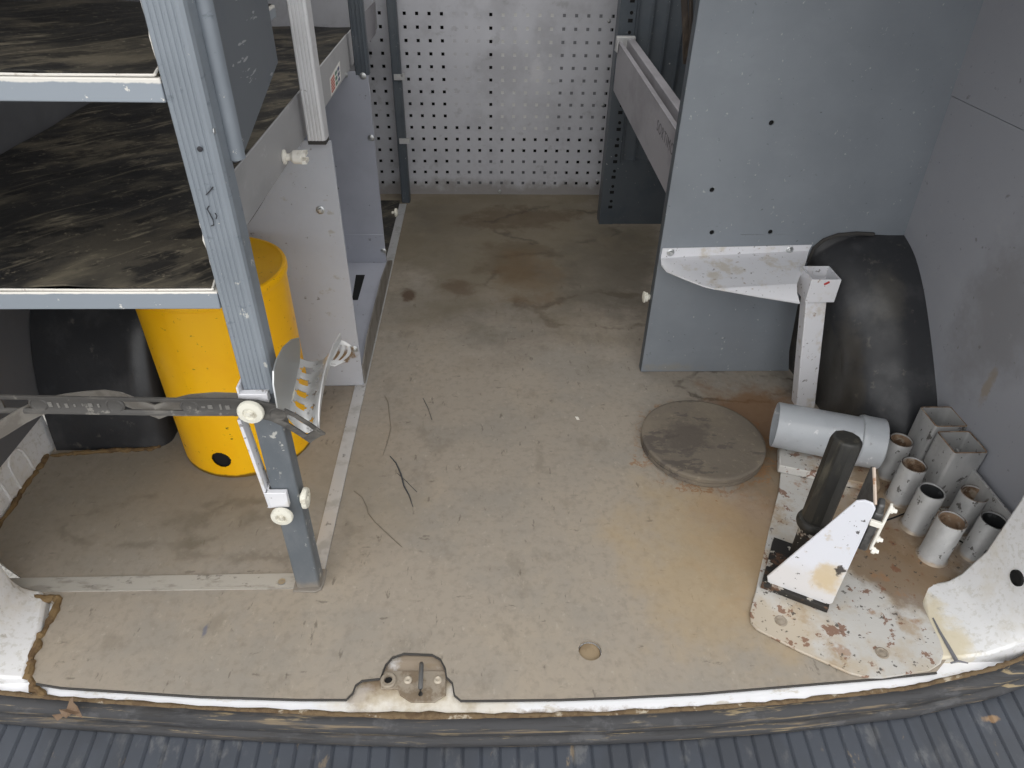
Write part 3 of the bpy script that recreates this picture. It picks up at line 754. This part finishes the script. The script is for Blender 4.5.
# ================================================================== wavy metal cradle bar and rubber strap across the bay
t = thing('cradle_bar', 'wavy bare-metal cradle bar behind the black rubber strap', 'bar', (-.5, .76, .38))
ztop = .420
cp = [(-50, 447), (-20, 431), (0, 420), (18, 409), (32, 402), (48, 397), (65, 393.5), (85, 391), (105, 389.5), (122, 392), (140, 399), (155, 404.5), (170, 399), (190, 394), (215, 392), (244, 393)]
cpw = [G(u, v, ztop) for u, v in cp]
b = MB(); gr = []
for p in cpw: gr.append([p + V((0, 0, -.023)), p + V((0, 0, -.012)), p])
b.sheet(gr, .0025); b.build('bar', M_grime, t, smooth=60)
t = thing('rubber_strap', 'black ladder-style rubber strap stretched across the front of the left bay', 'strap', (-.5, .745, .39))
sc = [(-80, 401), (0, 402), (60, 403), (120, 404), (180, 405), (232, 405), (258, 407), (275, 411), (292, 419), (305, 427), (318, 436)]
yy = [.741] * 5 + [.742, .7415, .7415, .742, .747, .752]
sp = [Y(u, v, y) for (u, v), y in zip(sc, yy)]
def along(tt):
    k = tt * (len(sp) - 1); i = min(int(k), len(sp) - 2); return lerp(sp[i], sp[i + 1], k - i)
N = 150; gr = []; skip = set()
hw = .0145
offs = [-1, -.78, -.52, .52, .78, 1]
for i in range(N + 1):
    c = along(i / N); tdir = (along(min(1, i / N + .01)) - along(max(0, i / N - .01))).normalized()
    up = V((0, -1, 0)).cross(tdir).normalized()
    if up.z < 0: up = -up
    gr.append([c + up * hw * o_ + V((0, -.0025 if abs(o_) > .7 else (-.0008 if abs(o_) > .5 else -.0002), 0)) for o_ in offs])
def px_t(u):
    return min(range(N + 1), key=lambda i: abs((lambda p: 512 + FPX * (p.x * RW[0][0] + p.y * RW[1][0] + (p.z - 1) * RW[2][0]) / (p.x * RW[0][2] + p.y * RW[1][2] + (p.z - 1) * RW[2][2]))(along(i / N)) - u))
for u0, u1 in ((5, 32), (124, 185), (281, 311)):
    for i in range(px_t(u0), px_t(u1)): skip.add((i, 2))
b = MB(); b.sheet(gr, .003, skip); b.m = 1
for u0, u1 in ((46, 110), (200, 240)):
    lo, hi = along(px_t(u0) / N), along(px_t(u1) / N)
    k = u0 + 6
    while k < u1 - 6:
        p = along(px_t(k) / N) + V((0, -.004, random.uniform(-.001, .001)))
        b.obox(p, (random.uniform(.0006, .003), 0, 0), (0, .0008, 0), (0, 0, random.uniform(.001, .0045))); k += random.choice((6, 8, 9))
b.m = 0
for u in (114, 192, 40, 278):
    p = along(px_t(u) / N); b.lathe(p + V((0, -.0015, 0)), (0, -1, 0), [(.0125, 0), (.0125, .002), (.010, .0032), (.009, .0022)], 20)
b.build('band', [M_strap, mat('worn_embossing', s(112, 110, 106), .7)], t, smooth=40)
knob(t, Y(252, 409, .739), (0, -1, 0), .0175)

# ================================================================== slotted hose hanger on the post
t = thing('hose_hanger', 'galvanised slotted hose hanger bolted to the blue-grey front post', 'hanger', (-.27, .80, .38))
def P2(u, v, y): return Y(u, v, y)
rim0 = [(318, 430, .765), (318, 415, .78), (320, 398, .80), (323, 382, .825), (327, 367, .85), (333, 352, .875), (340, 341, .90)]
lef0 = [(284, 412, .765), (285, 400, .78), (286, 389, .80), (288, 378, .825), (291, 367, .85), (296, 355, .875), (300, 345, .90)]
def crv(lst, tt):
    k = tt * (len(lst) - 1); i = min(int(k), len(lst) - 2); a_, c_ = P2(*lst[i]), P2(*lst[i + 1]); return lerp(a_, c_, k - i)
NU, NV_ = 34, 16; gr = []; skip = set()
for i in range(NU + 1):
    tt = i / NU; L_, R__ = crv(lef0, tt * .82), crv(rim0, tt * .82); row = []
    for j in range(NV_ + 1):
        f_ = j / NV_; sag = .020 * math.sin(math.pi * min(1, f_ * 1.05)) * (1 - .35 * tt)
        row.append(lerp(L_, R__, f_) + V((0, 0, -sag + .010 * max(0, f_ - .8) * 5 * .5)))
    gr.append(row)
for k in range(5):
    i0 = 4 + k * 6
    for j in range(3, 9):
        for i in (i0, i0 + 1, i0 + 2):
            if (j in (3, 8)) and i != i0 + 1: continue
            skip.add((i, j))
    for j in range(11, 14):
        for i in (i0, i0 + 1, i0 + 2):
            if (j in (11, 13)) and i != i0 + 1: continue
            skip.add((i, j))
b = MB(); b.sheet(gr, .0018, skip); b.build('saddle', M_alu, t, smooth=60)
b = MB(); gr = []
for i in range(15):
    p = crv(rim0, i / 14); gr.append([p + V((0, 0, -.004)), p + V((.001, 0, .008 + .006 * (i / 14)))])
b.sheet(gr, .0022); b.build('rim', M_alu, t, smooth=60)
# slotted upturned tip
tp = [P2(*rim0[-1]) + V((0, 0, .008)), P2(327, 366, .85)]; gr = []; skip = set()
for i in range(11):
    q0 = lerp(P2(327, 368, .852), P2(340, 343, .90), i / 10); wdt = .030 * math.sin(math.pi * (.12 + .80 * i / 10))
    gr.append([q0 + V((.0005 + wdt * j / 6, wdt * .1 * j / 6, -.004 * j / 6 + .006)) for j in range(7)])
    if 2 <= i <= 7: skip |= {(i, 1), (i, 3), (i, 5)}
b = MB(); b.sheet(gr, .0016, skip); b.build('tip', M_alu, t, smooth=60)
pts = [(278, 408), (274, 385), (274, 371), (277, 360), (284, 347), (292, 339.5), (299, 337.5), (300.5, 347), (300, 362), (296, 380), (292, 398), (288, 412)]
b = MB(); b.prism([X(u, v, -.268 + .0) for u, v in pts], (-.002, 0, 0)); part_label(b.build('end_plate', M_zinc, t), 'rounded galvanised end plate')
kp = X(283, 391, -.2825); b = MB(); b.cyl(kp + V((-.006, 0, 0)), kp + V((.012, 0, 0)), .003, 10); b.build('bolt', M_zinc, t)
knob(t, kp + V((.001, .004, 0)), (1, 0, 0), .0165)

# ================================================================== yellow canister
yc = V((-.508, 1.172, 0)); yr = .1345; yh = .402
t = thing('canister', 'scuffed bright yellow metal canister standing under the left shelf', 'canister', yc)
b = MB(); n = 64
lowc = .048
# round drain opening facing the door, cut as a real hole in the wall of the can
ang = math.atan2(-1, -.12)
rows_z = [.0005, .010, .025] + [lowc - .021 + .042 * k / 26 for k in range(27)] + [.085, .14, .22, .30, yh - .012]
cols = [ang + (-.16 + .32 * k / 28) for k in range(29)] + [ang + .16 + (2 * math.pi - .32) * k / 52 for k in range(1, 52)]
gr = [[yc + V((yr * math.cos(a_), yr * math.sin(a_), z)) for a_ in cols + [cols[0] + 2 * math.pi]] for z in rows_z]
skip = set()
for i in range(len(rows_z) - 1):
    for j in range(28):
        zc = (rows_z[i] + rows_z[i + 1]) / 2; ac = (cols[j] + cols[j + 1]) / 2 - ang
        if (zc - lowc) ** 2 + (ac * yr) ** 2 < .0195 ** 2: skip.add((i, j))
b.sheet(gr, -.0015, skip)
b.lathe(yc, (0, 0, 1), [(yr, 0), (yr - .006, .0), (yr - .006, .002)], 64)
b.build('body', M_yellow, t, smooth=50)
b = MB(); b.lathe(yc, (0, 0, 1), [(yr - .004, .004), (yr - .004, yh - .03)], 48); b.build('dark_inside', M_black, t)  # black cylinder standing for the darkness seen through the drain hole
b = MB(); b.lathe(yc + V((0, 0, yh - .02)), (0, 0, 1), [(yr + .0005, .004), (yr + .005, .005), (yr + .006, .008), (yr + .006, .017), (yr + .004, .0215), (yr - .001, .0225), (yr - .005, .0195), (yr - .05, .0195), (.001, .021)], 64)
part_label(b.build('lid', M_yellow, t, smooth=40), 'flat yellow lid with a rolled rim')

# ================================================================== RIGHT CABINET
T = thing('storage_cabinet', 'tall blue-grey van cabinet with drilled end panel along the right side', 'cabinet', (.62, 1.40, 0))
yp = 1.396
xw = lambda z: .945 - .036 * max(0, z - .02)
# end panel with a cut-out over the wheel arch and drilled holes
ol = [V((.391, yp, .001)), V((.766, yp, .001)), V((.752, yp, .06))]
ol += [Y(u, v, yp) for u, v in ((797, 310), (801, 290), (807, 264), (813, 249), (823, 240), (838, 235.5), (856, 234), (905, 236))]
ol += [V((.936, yp, .392)), V((.933, yp, .60)), V((.922, yp, .83)), V((.905, yp, 1.30)), V((.391, yp, 1.30))]
holes = []
for u, v in ((712, 190), (771.5, 123), (712, 232.5), (770.5, 232)):
    c = Y(u, v, yp); holes.append([c + V((.0052 * math.cos(k * math.pi / 8), 0, .0052 * math.sin(k * math.pi / 8))) for k in range(16)])
b = MB(); b.prism([ol] + holes, (0, .004, 0))
pn = part_label(b.build('end_panel', M_blue_panel, T, bevel=.0012), 'large blue-grey end panel')
for h in holes:
    c = sum(h, V((0, 0, 0))) / 16; b = MB(); b.lathe(c + V((0, .0046, 0)), (0, 1, 0), [(.012, 0), (.012, .001)], 14)
    b.build('hole_backing', M_black, pn)
b = MB(); b.box((.3895, 1.3975, .001), (.3915, 1.418, 1.30)); b.build('edge_strip', M_steel_blue, pn, bevel=.001)
kp = X(650, 297, .390)
b = MB(); b.lathe(V((.3895, kp.y, kp.z)), (-1, 0, 0), [(.006, 0), (.0065, .004), (.011, .006), (.011, .010), (.013, .012), (.013, .015), (.006, .017)], 20); part_label(b.build('knob', M_knob, pn), 'cream plastic knob on the panel edge')
# rear post with slots, back panel with vertical folds, low base panel
yq = 2.30
b = MB(); b.box((.416, yq, .0), (.66, yq + .004, .23)); b.build('base_panel', M_steel_blue, T, bevel=.001)
b = MB(); b.box((.409, yq - .003, .0), (.4215, yq + .05, 1.30)); b.box((.4215, yq - .003, 0), (.458, yq - .0005, 1.30))
b.m = 1
for k in range(24):
    z = .085 + k * .053
    x = .444
    b.lathe((x, yq - .003, z), (0, -1, 0), [(.0052, 0), (.0052, .0008)], 14)
    b.box((x - .008, yq - .0038, z - .026), (x + .006, yq - .003, z - .016))
b.build('post', [M_steel_blue, M_black], T)
b = MB(); x = .458
prof = []
while x < .92:
    prof += [(x, yq + .002), (x + .004, yq - .006), (x + .007, yq - .006), (x + .010, yq + .006)]; x += .046
b.sheet([[V((px, py, z)) for px, py in prof] for z in (.22, .6, 1.30)], .003)
part_label(b.build('back_panel', M_steel_blue, T), 'dark blue-grey folded back panel')
b = MB(); p = Y(667, 90, 2.288); b.prism([p + V((-.006, 0, .022)), p + V((.004, 0, .004)), p + V((.010, 0, -.012)), p + V((.006, 0, -.026)), p + V((-.008, 0, -.022)), p + V((-.010, 0, .004))], (0, -.002, 0))
part_label(b.build('paper_scrap', M_lip, T), 'torn whitish scrap stuck on the back panel')
# long drawer rail: front board, dark slot, second rail, end bracket, stamped lettering
b = MB(); b.box((.404, 1.402, .460), (.408, 2.25, .597)); b.box((.404, 1.402, .594), (.416, 2.25, .598)); b.box((.412, 1.402, .588), (.416, 2.25, .598))
dr = part_label(b.build('drawer_rail', M_fascia, T, bevel=.001), 'long grey drawer rail')
b = MB(); b.box((.430, 1.402, .560), (.452, 2.245, .607)); b.build('inner_rail', M_fascia, dr, bevel=.002)
b = MB(); b.box((.4155, 1.402, .55), (.430, 2.245, .572)); b.build('slot', M_black, dr)
b = MB(); b.box((.399, 2.243, .572), (.455, 2.262, .612)); b.box((.399, 2.225, .572), (.402, 2.262, .606)); rb = b.build('end_bracket', M_alu, dr, bevel=.003)
screw(rb, V((.438, 2.2425, .604)), (0, -1, 0), .005)
cu = bpy.data.curves.new('stamp', 'FONT'); cu.body = 'SORTIMO'; cu.size = .034; cu.extrude = .0002; cu.space_character = 1.25
to = bpy.data.objects.new('stamp_tmp', cu); COL.objects.link(to)
dg = bpy.context.evaluated_depsgraph_get(); me = bpy.data.meshes.new_from_object(to.evaluated_get(dg))
COL.objects.unlink(to); bpy.data.objects.remove(to)
for vtx in me.vertices:
    q_ = vtx.co.copy(); vtx.co = V((.4037 - q_.z, 1.635 - q_.x, .545 + q_.y)) - T.location
me.materials.clear(); me.materials.append(M_faint)
o = bpy.data.objects.new('stamped_lettering', me); COL.objects.link(o); o.parent = dr
# the rail drops slightly towards the doors
for o_ in [dr] + list(dr.children):
    for vtx in o_.data.vertices:
        vtx.co.z -= .030 * (2.25 - (vtx.co.y + T.location.y)) / .85
# brown rubber strap hanging behind the panel edge
t = thing('rubber_strap', 'brown rubber strap hanging behind the top left edge of the right cabinet panel', 'strap', (.415, 1.5, .67))
b = MB(); a_, c_ = Y(683, -30, 1.47), Y(686, 64, 1.47)
gr = [[lerp(a_, c_, k / 8) + V((.012 * j - .006, .003 * math.sin(k), 0)) for j in range(2)] for k in range(9)]
b.sheet(gr, .006); b.build('band', M_brown, t, bevel=.001)
b = MB(); b.path([Y(691, -30, 1.45), Y(691, 20, 1.45), Y(690, 50, 1.45), Y(691, 69, 1.45)], .0042, 8); b.build('cord', M_brown, t)

# ================================================================== white bracket with square socket and leg
t = thing('bracket_stand', 'white steel bracket with square socket and leg screwed to the blue-grey panel', 'bracket', (.62, 1.33, 0))
yf = yp - .0015
fl0, fl1 = Y(661, 248, yf), Y(812, 245, yf); fo0, fo1 = Y(661, 258, yf), Y(809, 250.5, yf)
b = MB(); b.prism([fl0 + V((.004, 0, -.001)), fl1, fo1, fo0 + V((0, 0, -.004)), fo0 + V((0, 0, .006))], (0, .0013, 0)); 
fn = b.build('mounting_flange', M_bracket, t)
for u, v in ((670.5, 252.5), (789.5, 250)): screw(fn, Y(u, v, yf - .0003), (0, -1, 0), .0085)
zs = fo0.z - .003
r0 = [fo0 + V((0, 0, -.004)), V((.398, 1.365, zs - .004)), Y(667, 271, 1.345), Y(685, 278.5, 1.315), Y(703, 285.5, 1.285), Y(715, 288.5, 1.268), Y(756, 286.5, 1.274), Y(797, 283.5, 1.283)]
top = [fo0, fo1, Y(806, 262, 1.352), Y(797, 283.5, 1.283), Y(715, 288.5, 1.268), Y(703, 285.5, 1.285), Y(685, 278.5, 1.315), Y(667, 271, 1.345), Y(661.5, 265, 1.37)]
b = MB(); b.prism(top, (0, 0, -.003))
b.prism([Y(715, 288.5, 1.268), Y(797, 283.5, 1.283), Y(797, 293, 1.262), Y(800, 303, 1.255), Y(757, 296, 1.255)], (0, .001, -.003))
b.build('shelf', M_bracket, t)
sk = V((.712, 1.292, 0)); hs = .0315
b = MB(); o1 = [(sk.x - hs, sk.y - hs), (sk.x + hs, sk.y - hs), (sk.x + hs, sk.y + hs), (sk.x - hs, sk.y + hs)]
i1 = [(sk.x - hs + .003, sk.y - hs + .003), (sk.x + hs - .003, sk.y - hs + .003), (sk.x + hs - .003, sk.y + hs - .003), (sk.x - hs + .003, sk.y + hs - .003)]
z0_, z1_ = .276, .330
b.rings([[V((x, y, z)) for x, y in l_] for l_, z in ((o1, z0_), (o1, z1_), (i1, z1_), (i1, z0_ + .003))]); b.build('socket', M_bracket, t, bevel=.001)
p = V((sk.x + .002, sk.y - hs - .0004, z1_ - .008)); b = MB(); b.obox(p, (.005, 0, .003), (0, .0004, 0), (-.0012, 0, .002)); b.build('paint_mark', mat('red_mark', s(176, 58, 54), .6), t)
lt, lb = V((.709, 1.285, .277)), V((.752, 1.262, .0))
hx, hy = .0225, .016
b = MB(); R_ = []
for c in (lb, lt): R_.append([c + V((-hx, -hy, 0)), c + V((hx, -hy, 0)), c + V((hx, hy, 0)), c + V((-hx, hy, 0))])
b.rings(R_); b.build('leg', M_bracket, t, bevel=.002)

# ================================================================== rubber disc on the floor
dc = V((.472, 1.121, 0)); dr_ = .1315
t = thing('rubber_disc', 'thick dusty grey-brown disc lying flat on the floor', 'disc', dc)
b = MB(); b.lathe(dc, (0, 0, 1), [(dr_ - .003, .0005), (dr_, .002), (dr_, .010), (dr_ - .002, .011), (dr_ - .002, .012)], 72); b.build('lower_layer', M_disc, t)
b = MB(); b.lathe(dc, (0, 0, 1), [(dr_ - .002, .0122), (dr_ + .0005, .0135), (dr_ + .0005, .021), (dr_ - .002, .023), (dr_ - .006, .0235), (dr_ - .012, .022), (.07, .0222), (.001, .0222)], 72); b.build('upper_layer', M_disc, t)

# ================================================================== steel plate with welded tubes
T = thing('tube_holder', 'rust-flecked painted steel floor plate carrying welded upright tubes in the right corner', 'tube holder', (.75, .85, 0))
pl_px = [(784, 449), (781, 470), (779, 490), (769, 530), (756, 590), (750, 612), (751, 622), (757, 629), (800, 651), (850, 673), (866, 677), (884, 677), (930, 670), (941, 663), (944, 653), (940, 640), (930, 620), (922, 603)]
pw = [G(u, v, .0055) for u, v in pl_px] + [V((.775, .735, .0055)), V((.83, .752, .0055)), V((.925, .755, .0055)), V((.925, 1.045, .0055)), V((.78, 1.075, .0055))]
b = MB(); b.prism(pw, (0, 0, -.005)); bpz = b.build('base_plate', M_plate, T, bevel=.0015)
for u, v in ((781, 621), (882, 653), (833, 566.5)):
    b = MB(); b.lathe(G(u, v, .0056), (0, 0, 1), [(.0105, 0), (.0105, .0006), (.008, .0012), (.007, .0004), (.003, .0004), (.002, .001)], 20); b.build('screw', M_striker, bpz)
# raised step under the pipe
b = MB(); a0, a1 = G(781, 487, 0), G(866, 520, 0); d_ = (a1 - a0).normalized(); nn = V((-d_.y, d_.x, 0))
a0, a1 = V((.606, 1.028, 0)), V((.79, .962, 0)); d_ = (a1 - a0).normalized(); nn = V((-d_.y, d_.x, 0))
b.prism([a0 + V((0, 0, .006)), a1 + V((0, 0, .006)), a1 + nn * .07 + V((0, 0, .006)), a0 + nn * .07 + V((0, 0, .006))], (0, 0, .020))
b.build('step', M_plate, T, bevel=.003)
# wall flange
b = MB(); b.box((.920, .765, .0055), (.925, 1.0, .108)); b.build('wall_flange', M_tube, T, bevel=.001)
TB = [(.836, 1.022, .097, M_tube_in, .0225), (.824, .948, .099, M_tube_in, .0230), (.8195, .876, .101, M_tube_dark, .0228), (.817, .804, .102, M_tube_in, .0235), (.903, .876, .093, M_tube_in, .0235), (.897, .807, .097, M_tube_dark, .0225)]
def tube(x, y, h, mi, r):
    b = MB(); b.lathe((x, y, .0055), (0, 0, 1), [(r + .004, 0), (r + .0015, .003), (r, .005), (r, h - .0065), (r - .0006, h - .0055), (r - .0022, h - .0055), (r - .0026, h - .0065), (r - .0026, .006), (r + .003, .0)], 36, cap=False)
    o = b.build('round_tube', M_tube, T, smooth=40)
    b = MB(); b.lathe((x, y, h - .0015), (0, 0, 1), [(r - .0030, -.001), (r - .0030, -.04), (.0005, -.041)], 28, cap=False); b.build('lining', mi, o)
    b = MB(); b.lathe((x, y, h - .0002), (0, 0, 1), [(r - .0002, -.0012), (r - .0004, .0002), (r - .002, .0002), (r - .0022, -.0012)], 32, cap=False); b.build('rim', M_tube_in if mi is not M_tube_dark else M_tube, o)
    return o
for a_ in TB: tube(*a_)
for (x0, y0, x1, y1) in ((.873, .998, .9385, 1.061), (.8665, .922, .9325, .985)):
    b = MB(); o1 = rr(x0, y0, x1, y1, .006, 4); i1 = rr(x0 + .003, y0 + .003, x1 - .003, y1 - .003, .004, 4)
    b.rings([[V((x, y, z)) for x, y in l_] for l_, z in ((o1, .006), (o1, .150), (i1, .150), (i1, .010))])
    o = b.build('square_tube', M_tube, T, smooth=50)
    b = MB(); o2 = rr(x0 + .0003, y0 + .0003, x1 - .0003, y1 - .0003, .006, 4)
    b.rings([[V((x, y, z)) for x, y in l_] for l_, z in ((o2, .1500), (o2, .1508), (i1, .1508), (i1, .1500))], cap=False); b.build('rim', M_tube_in, o)
b = MB(); b.path([G(884, 521, .01), G(893, 518, .012), G(906, 513, .012)], .0016, 6); b.build('cord', M_black, T); b = MB(); b.path([G(958, 540, .01), G(964, 543, .01), G(968, 548, .008)], .0016, 6)
b.build('cord', M_black, T)

# ================================================================== corner bracket on the plate
u_ = V((.8755, -.483, 0)); w_ = V((.483, .8755, 0)); f0 = V((.477, .741, .006))
T = thing('corner_bracket', 'chipped white gusset bracket on a black iron foot beside the black post', 'bracket', (.56, .773, .006))
b = MB(); b.prism([f0, f0 + u_ * .110, f0 + u_ * .110 + w_ * .118, f0 + w_ * .118], (0, 0, .012)); b.build('foot', M_baseiron, T, bevel=.001)
gy = w_ * .016
g0 = V((.4845, .7455, .0185)); g1 = g0 + u_ * .1085
up_ = V((0, 0, 1))
gl = [g0 + u_ * .004, g1 - u_ * .006, g1 + up_ * .006, g1 + up_ * .231 - u_ * .002, g1 + up_ * .240 - u_ * .008, g1 + up_ * .241 - u_ * .020, g1 + up_ * .235 - u_ * .030, g0 + up_ * .012 - u_ * .0]
b = MB(); b.prism(gl, w_ * .004); b.build('gusset', M_gusset, T, bevel=.0012)
e0 = g1 - u_ * .004
fd = V((.20, .98, 0))
fn_ = [e0 + fd * .004, e0 + fd * .060, e0 + fd * .060 + up_ * .262, e0 + fd * .056 + up_ * .266, e0 + fd * .050 + up_ * .264, e0 + fd * .004 + up_ * .232]
b = MB(); b.prism(fn_, u_ * .0035); fo = b.build('fin', M_iron, T, bevel=.0008)
b = MB(); b.path([e0 + fd * .006 + up_ * .235 + u_ * .002, e0 + fd * .03 + up_ * .2505 + u_ * .002, e0 + fd * .054 + up_ * .2655 + u_ * .002], .0026, 6); part_label(b.build('fin_edge', M_rustedge, fo), 'rusty orange edge')
# toggle latch on the outer side of the fin
lat0 = e0 + u_ * .0055 + w_ * .006
b = MB(); b.obox(lat0 + up_ * .176 + u_ * .005 + w_ * .012, u_ * .007, w_ * .009, up_ * .042); b.obox(lat0 + up_ * .218 + u_ * .004 + w_ * .014, u_ * .005, w_ * .010, up_ * .016)
lk = b.build('latch', M_iron, T, bevel=.004, seg=3)
b = MB(); b.obox(lat0 + up_ * .198 + u_ * .0140 - w_ * .002, u_ * .0020, w_ * .004, up_ * .048); b.obox(lat0 + up_ * .205 + u_ * .006 - w_ * .006, u_ * .009, w_ * .003, up_ * .005); b.build('lever', M_nylon, lk, bevel=.001)
for h, wd in ((.230, .006), (.168, .004), (.150, -.004)):
    b = MB(); c = lat0 + up_ * h + u_ * .0155 + w_ * wd; b.lathe(c, u_, [(.0055, 0), (.0055, .005), (.0035, .006), (.003, .010), (.001, .010)], 8); b.build('bolt', M_nylon, lk)

# ================================================================== black post with collar
pb0, pb1 = V((.5665, .797, .018)), V((.580, .8195, .283))
t = thing('hand_post', 'black rubber-sleeved post with collar standing in front of the grey pipe', 'post', pb0)
ax = pb1 - pb0; Ln = ax.length
b = MB(); b.lathe(pb0, ax, [(.0205, 0), (.0205, .078)], 24); b.build('shank', M_baseiron, t)
b = MB(); b.lathe(pb0, ax, [(.023, .074), (.028, .076), (.030, .081), (.030, .087), (.028, .092), (.024, .094)], 28); b.build('collar', M_grip, t)
b = MB(); b.lathe(pb0, ax, [(.0238, .092), (.0245, .10), (.0245, Ln - .010), (.0228, Ln - .002), (.018, Ln)], 10); b.build('sleeve', M_grip, t, smooth=20, bevel=.002)

# ================================================================== grey plastic pipe
a_, c_ = V((.606, 1.094, .080)), V((.800, 1.029, .080))
t = thing('plastic_pipe', 'short grey plastic pipe with socket collar lying in front of the wheel arch', 'pipe', (.70, 1.06, .026))
d_ = (c_ - a_).normalized(); r = .0475; Ln = (c_ - a_).length
b = MB(); b.lathe(a_, d_, [(r - .0035, .001), (r - .001, 0), (r, .0015), (r, Ln - .002), (r - .004, Ln - .002), (r - .0035, .001)], 48, cap=False); b.build('barrel', M_pvc, t)
b = MB(); b.lathe(a_, d_, [(r - .0005, Ln - .045), (r + .0045, Ln - .043), (r + .006, Ln - .038), (r + .005, Ln - .032), (r + .0045, Ln), (r + .003, Ln + .002), (r - .001, Ln + .001), (r - .002, Ln - .045)], 48, cap=False); b.build('collar', M_pvc, t)

# ================================================================== latch striker, drain plug, small litter
zsl = -.0095
t = thing('latch_striker', 'dusty steel door latch striker in the sill cut-out', 'latch', G(418, 685, zsl))
def S_(u, v, z=zsl): return G(u, v, z)
b = MB(); b.prism([S_(381, 672), S_(446, 672), S_(446, 696), S_(435, 703), S_(411, 703), S_(400, 696), S_(398, 690), S_(381, 690)], (0, 0, .004)); b.build('plate', M_striker, t, bevel=.001)
b = MB(); b.path([S_(421.5, 664, -.004), S_(421.5, 666, .012), S_(421, 676, .016), S_(420.5, 688, .012), S_(420.5, 694, -.005)], .0036, 10); part_label(b.build('loop', M_iron, t), 'worn dark steel loop')
for u, v in ((408, 680), (438, 680)):
    b = MB(); b.lathe(S_(u, v, zsl + .004), (0, 0, 1), [(.0065, 0), (.0065, .001), (.0045, .003), (.003, .0026), (.001, .0015)], 16); b.build('rivet', M_rivet, t)
b = MB(); b.lathe(S_(388.5, 681, zsl + .004), (0, 0, 1), [(.0125, 0), (.0125, .003), (.011, .005), (.0065, .005), (.0062, .002)], 20, cap=False); b.lathe(S_(388.5, 681, zsl + .0045), (0, 0, 1), [(.0065, 0), (.0063, .0008)], 14)
b.build('eyelet', [M_striker], t)
b = MB(); b.lathe(S_(388.5, 681, zsl + .0056), (0, 0, 1), [(.0062, 0), (.006, .0004)], 14); b.build('socket', M_black, t)
b = MB(); b.lathe(pc + V((0, 0, -.0125)), (0, 0, 1), [(.018, 0), (.018, .0035), (.0165, .0055), (.010, .0062), (.0005, .0066)], 32)
tag(b.build('drain_plug', mat('plug_tan', s(150, 132, 106), .8, 0, [('noise', s(122, 104, 80), 40, .45, .66, .6)])), 'round tan floor plug near the sill', 'plug')
lf = G(70, 712, .002)
shape = [(-.022, -.006), (-.012, -.002), (-.016, .003), (-.006, .004), (-.005, .018), (.000, .020), (.004, .010), (.012, .004), (.018, -.004), (.022, -.010), (.012, -.008), (.006, -.006), (-.002, -.009), (-.008, -.006), (-.014, -.012)]
b = MB(); b.prism([lf + V((x, y * .9, .004 * math.sin(x * 160) + y * .35 + .003)) for x, y in shape], (0, 0, .0008))
tag(b.build('dry_leaf', M_leaf), 'curled brown dry leaf on the rubber seal at left', 'leaf')
def thread(px, r, m, label, grp=None):
    b = MB(); b.path([G(u, v, .0012) for u, v in px], r, 5); o = b.build('loose_thread', m); tag(o, label, 'thread', grp)
thread([(390, 456), (396, 463), (401, 474), (404, 486), (409, 495), (413, 507)], [.0009, .0014, .0016, .0015, .0012, .0005], M_thread, 'dark blue-grey thread, thickest of the threads on the beige floor')
thread([(385, 396), (388, 402), (389, 413), (391, 428), (387, 443), (383, 455)], .0006, M_thread2, 'thin wavy hair-like thread beside the aluminium floor rail, above the dark thread')
thread([(397, 473), (405, 480), (412, 487), (417, 492)], .0005, M_thread, 'short fine thread crossing the thick dark thread')
thread([(354, 491), (362, 497), (367, 507), (368, 513), (375, 522), (390, 536), (402, 547)], .0006, M_thread2, 'long pale thread on the floor right of the lower cream knobs')
sp0 = G(577, 418, .0004)
b = MB(); b.prism([sp0 + V((-.004, .004, 0)), sp0 + V((-.001, -.006, 0)), sp0 + V((.005, -.007, 0)), sp0 + V((.003, .003, 0))], (0, 0, .0012)); tag(b.build('paper_speck', M_lip), 'tiny white speck of paper lying in the middle of the floor', 'speck')
thread([(423, 398), (428, 408), (432, 420)], .0006, M_thread, 'tiny dark thread right of the wavy hair-like thread, deepest inside the van')
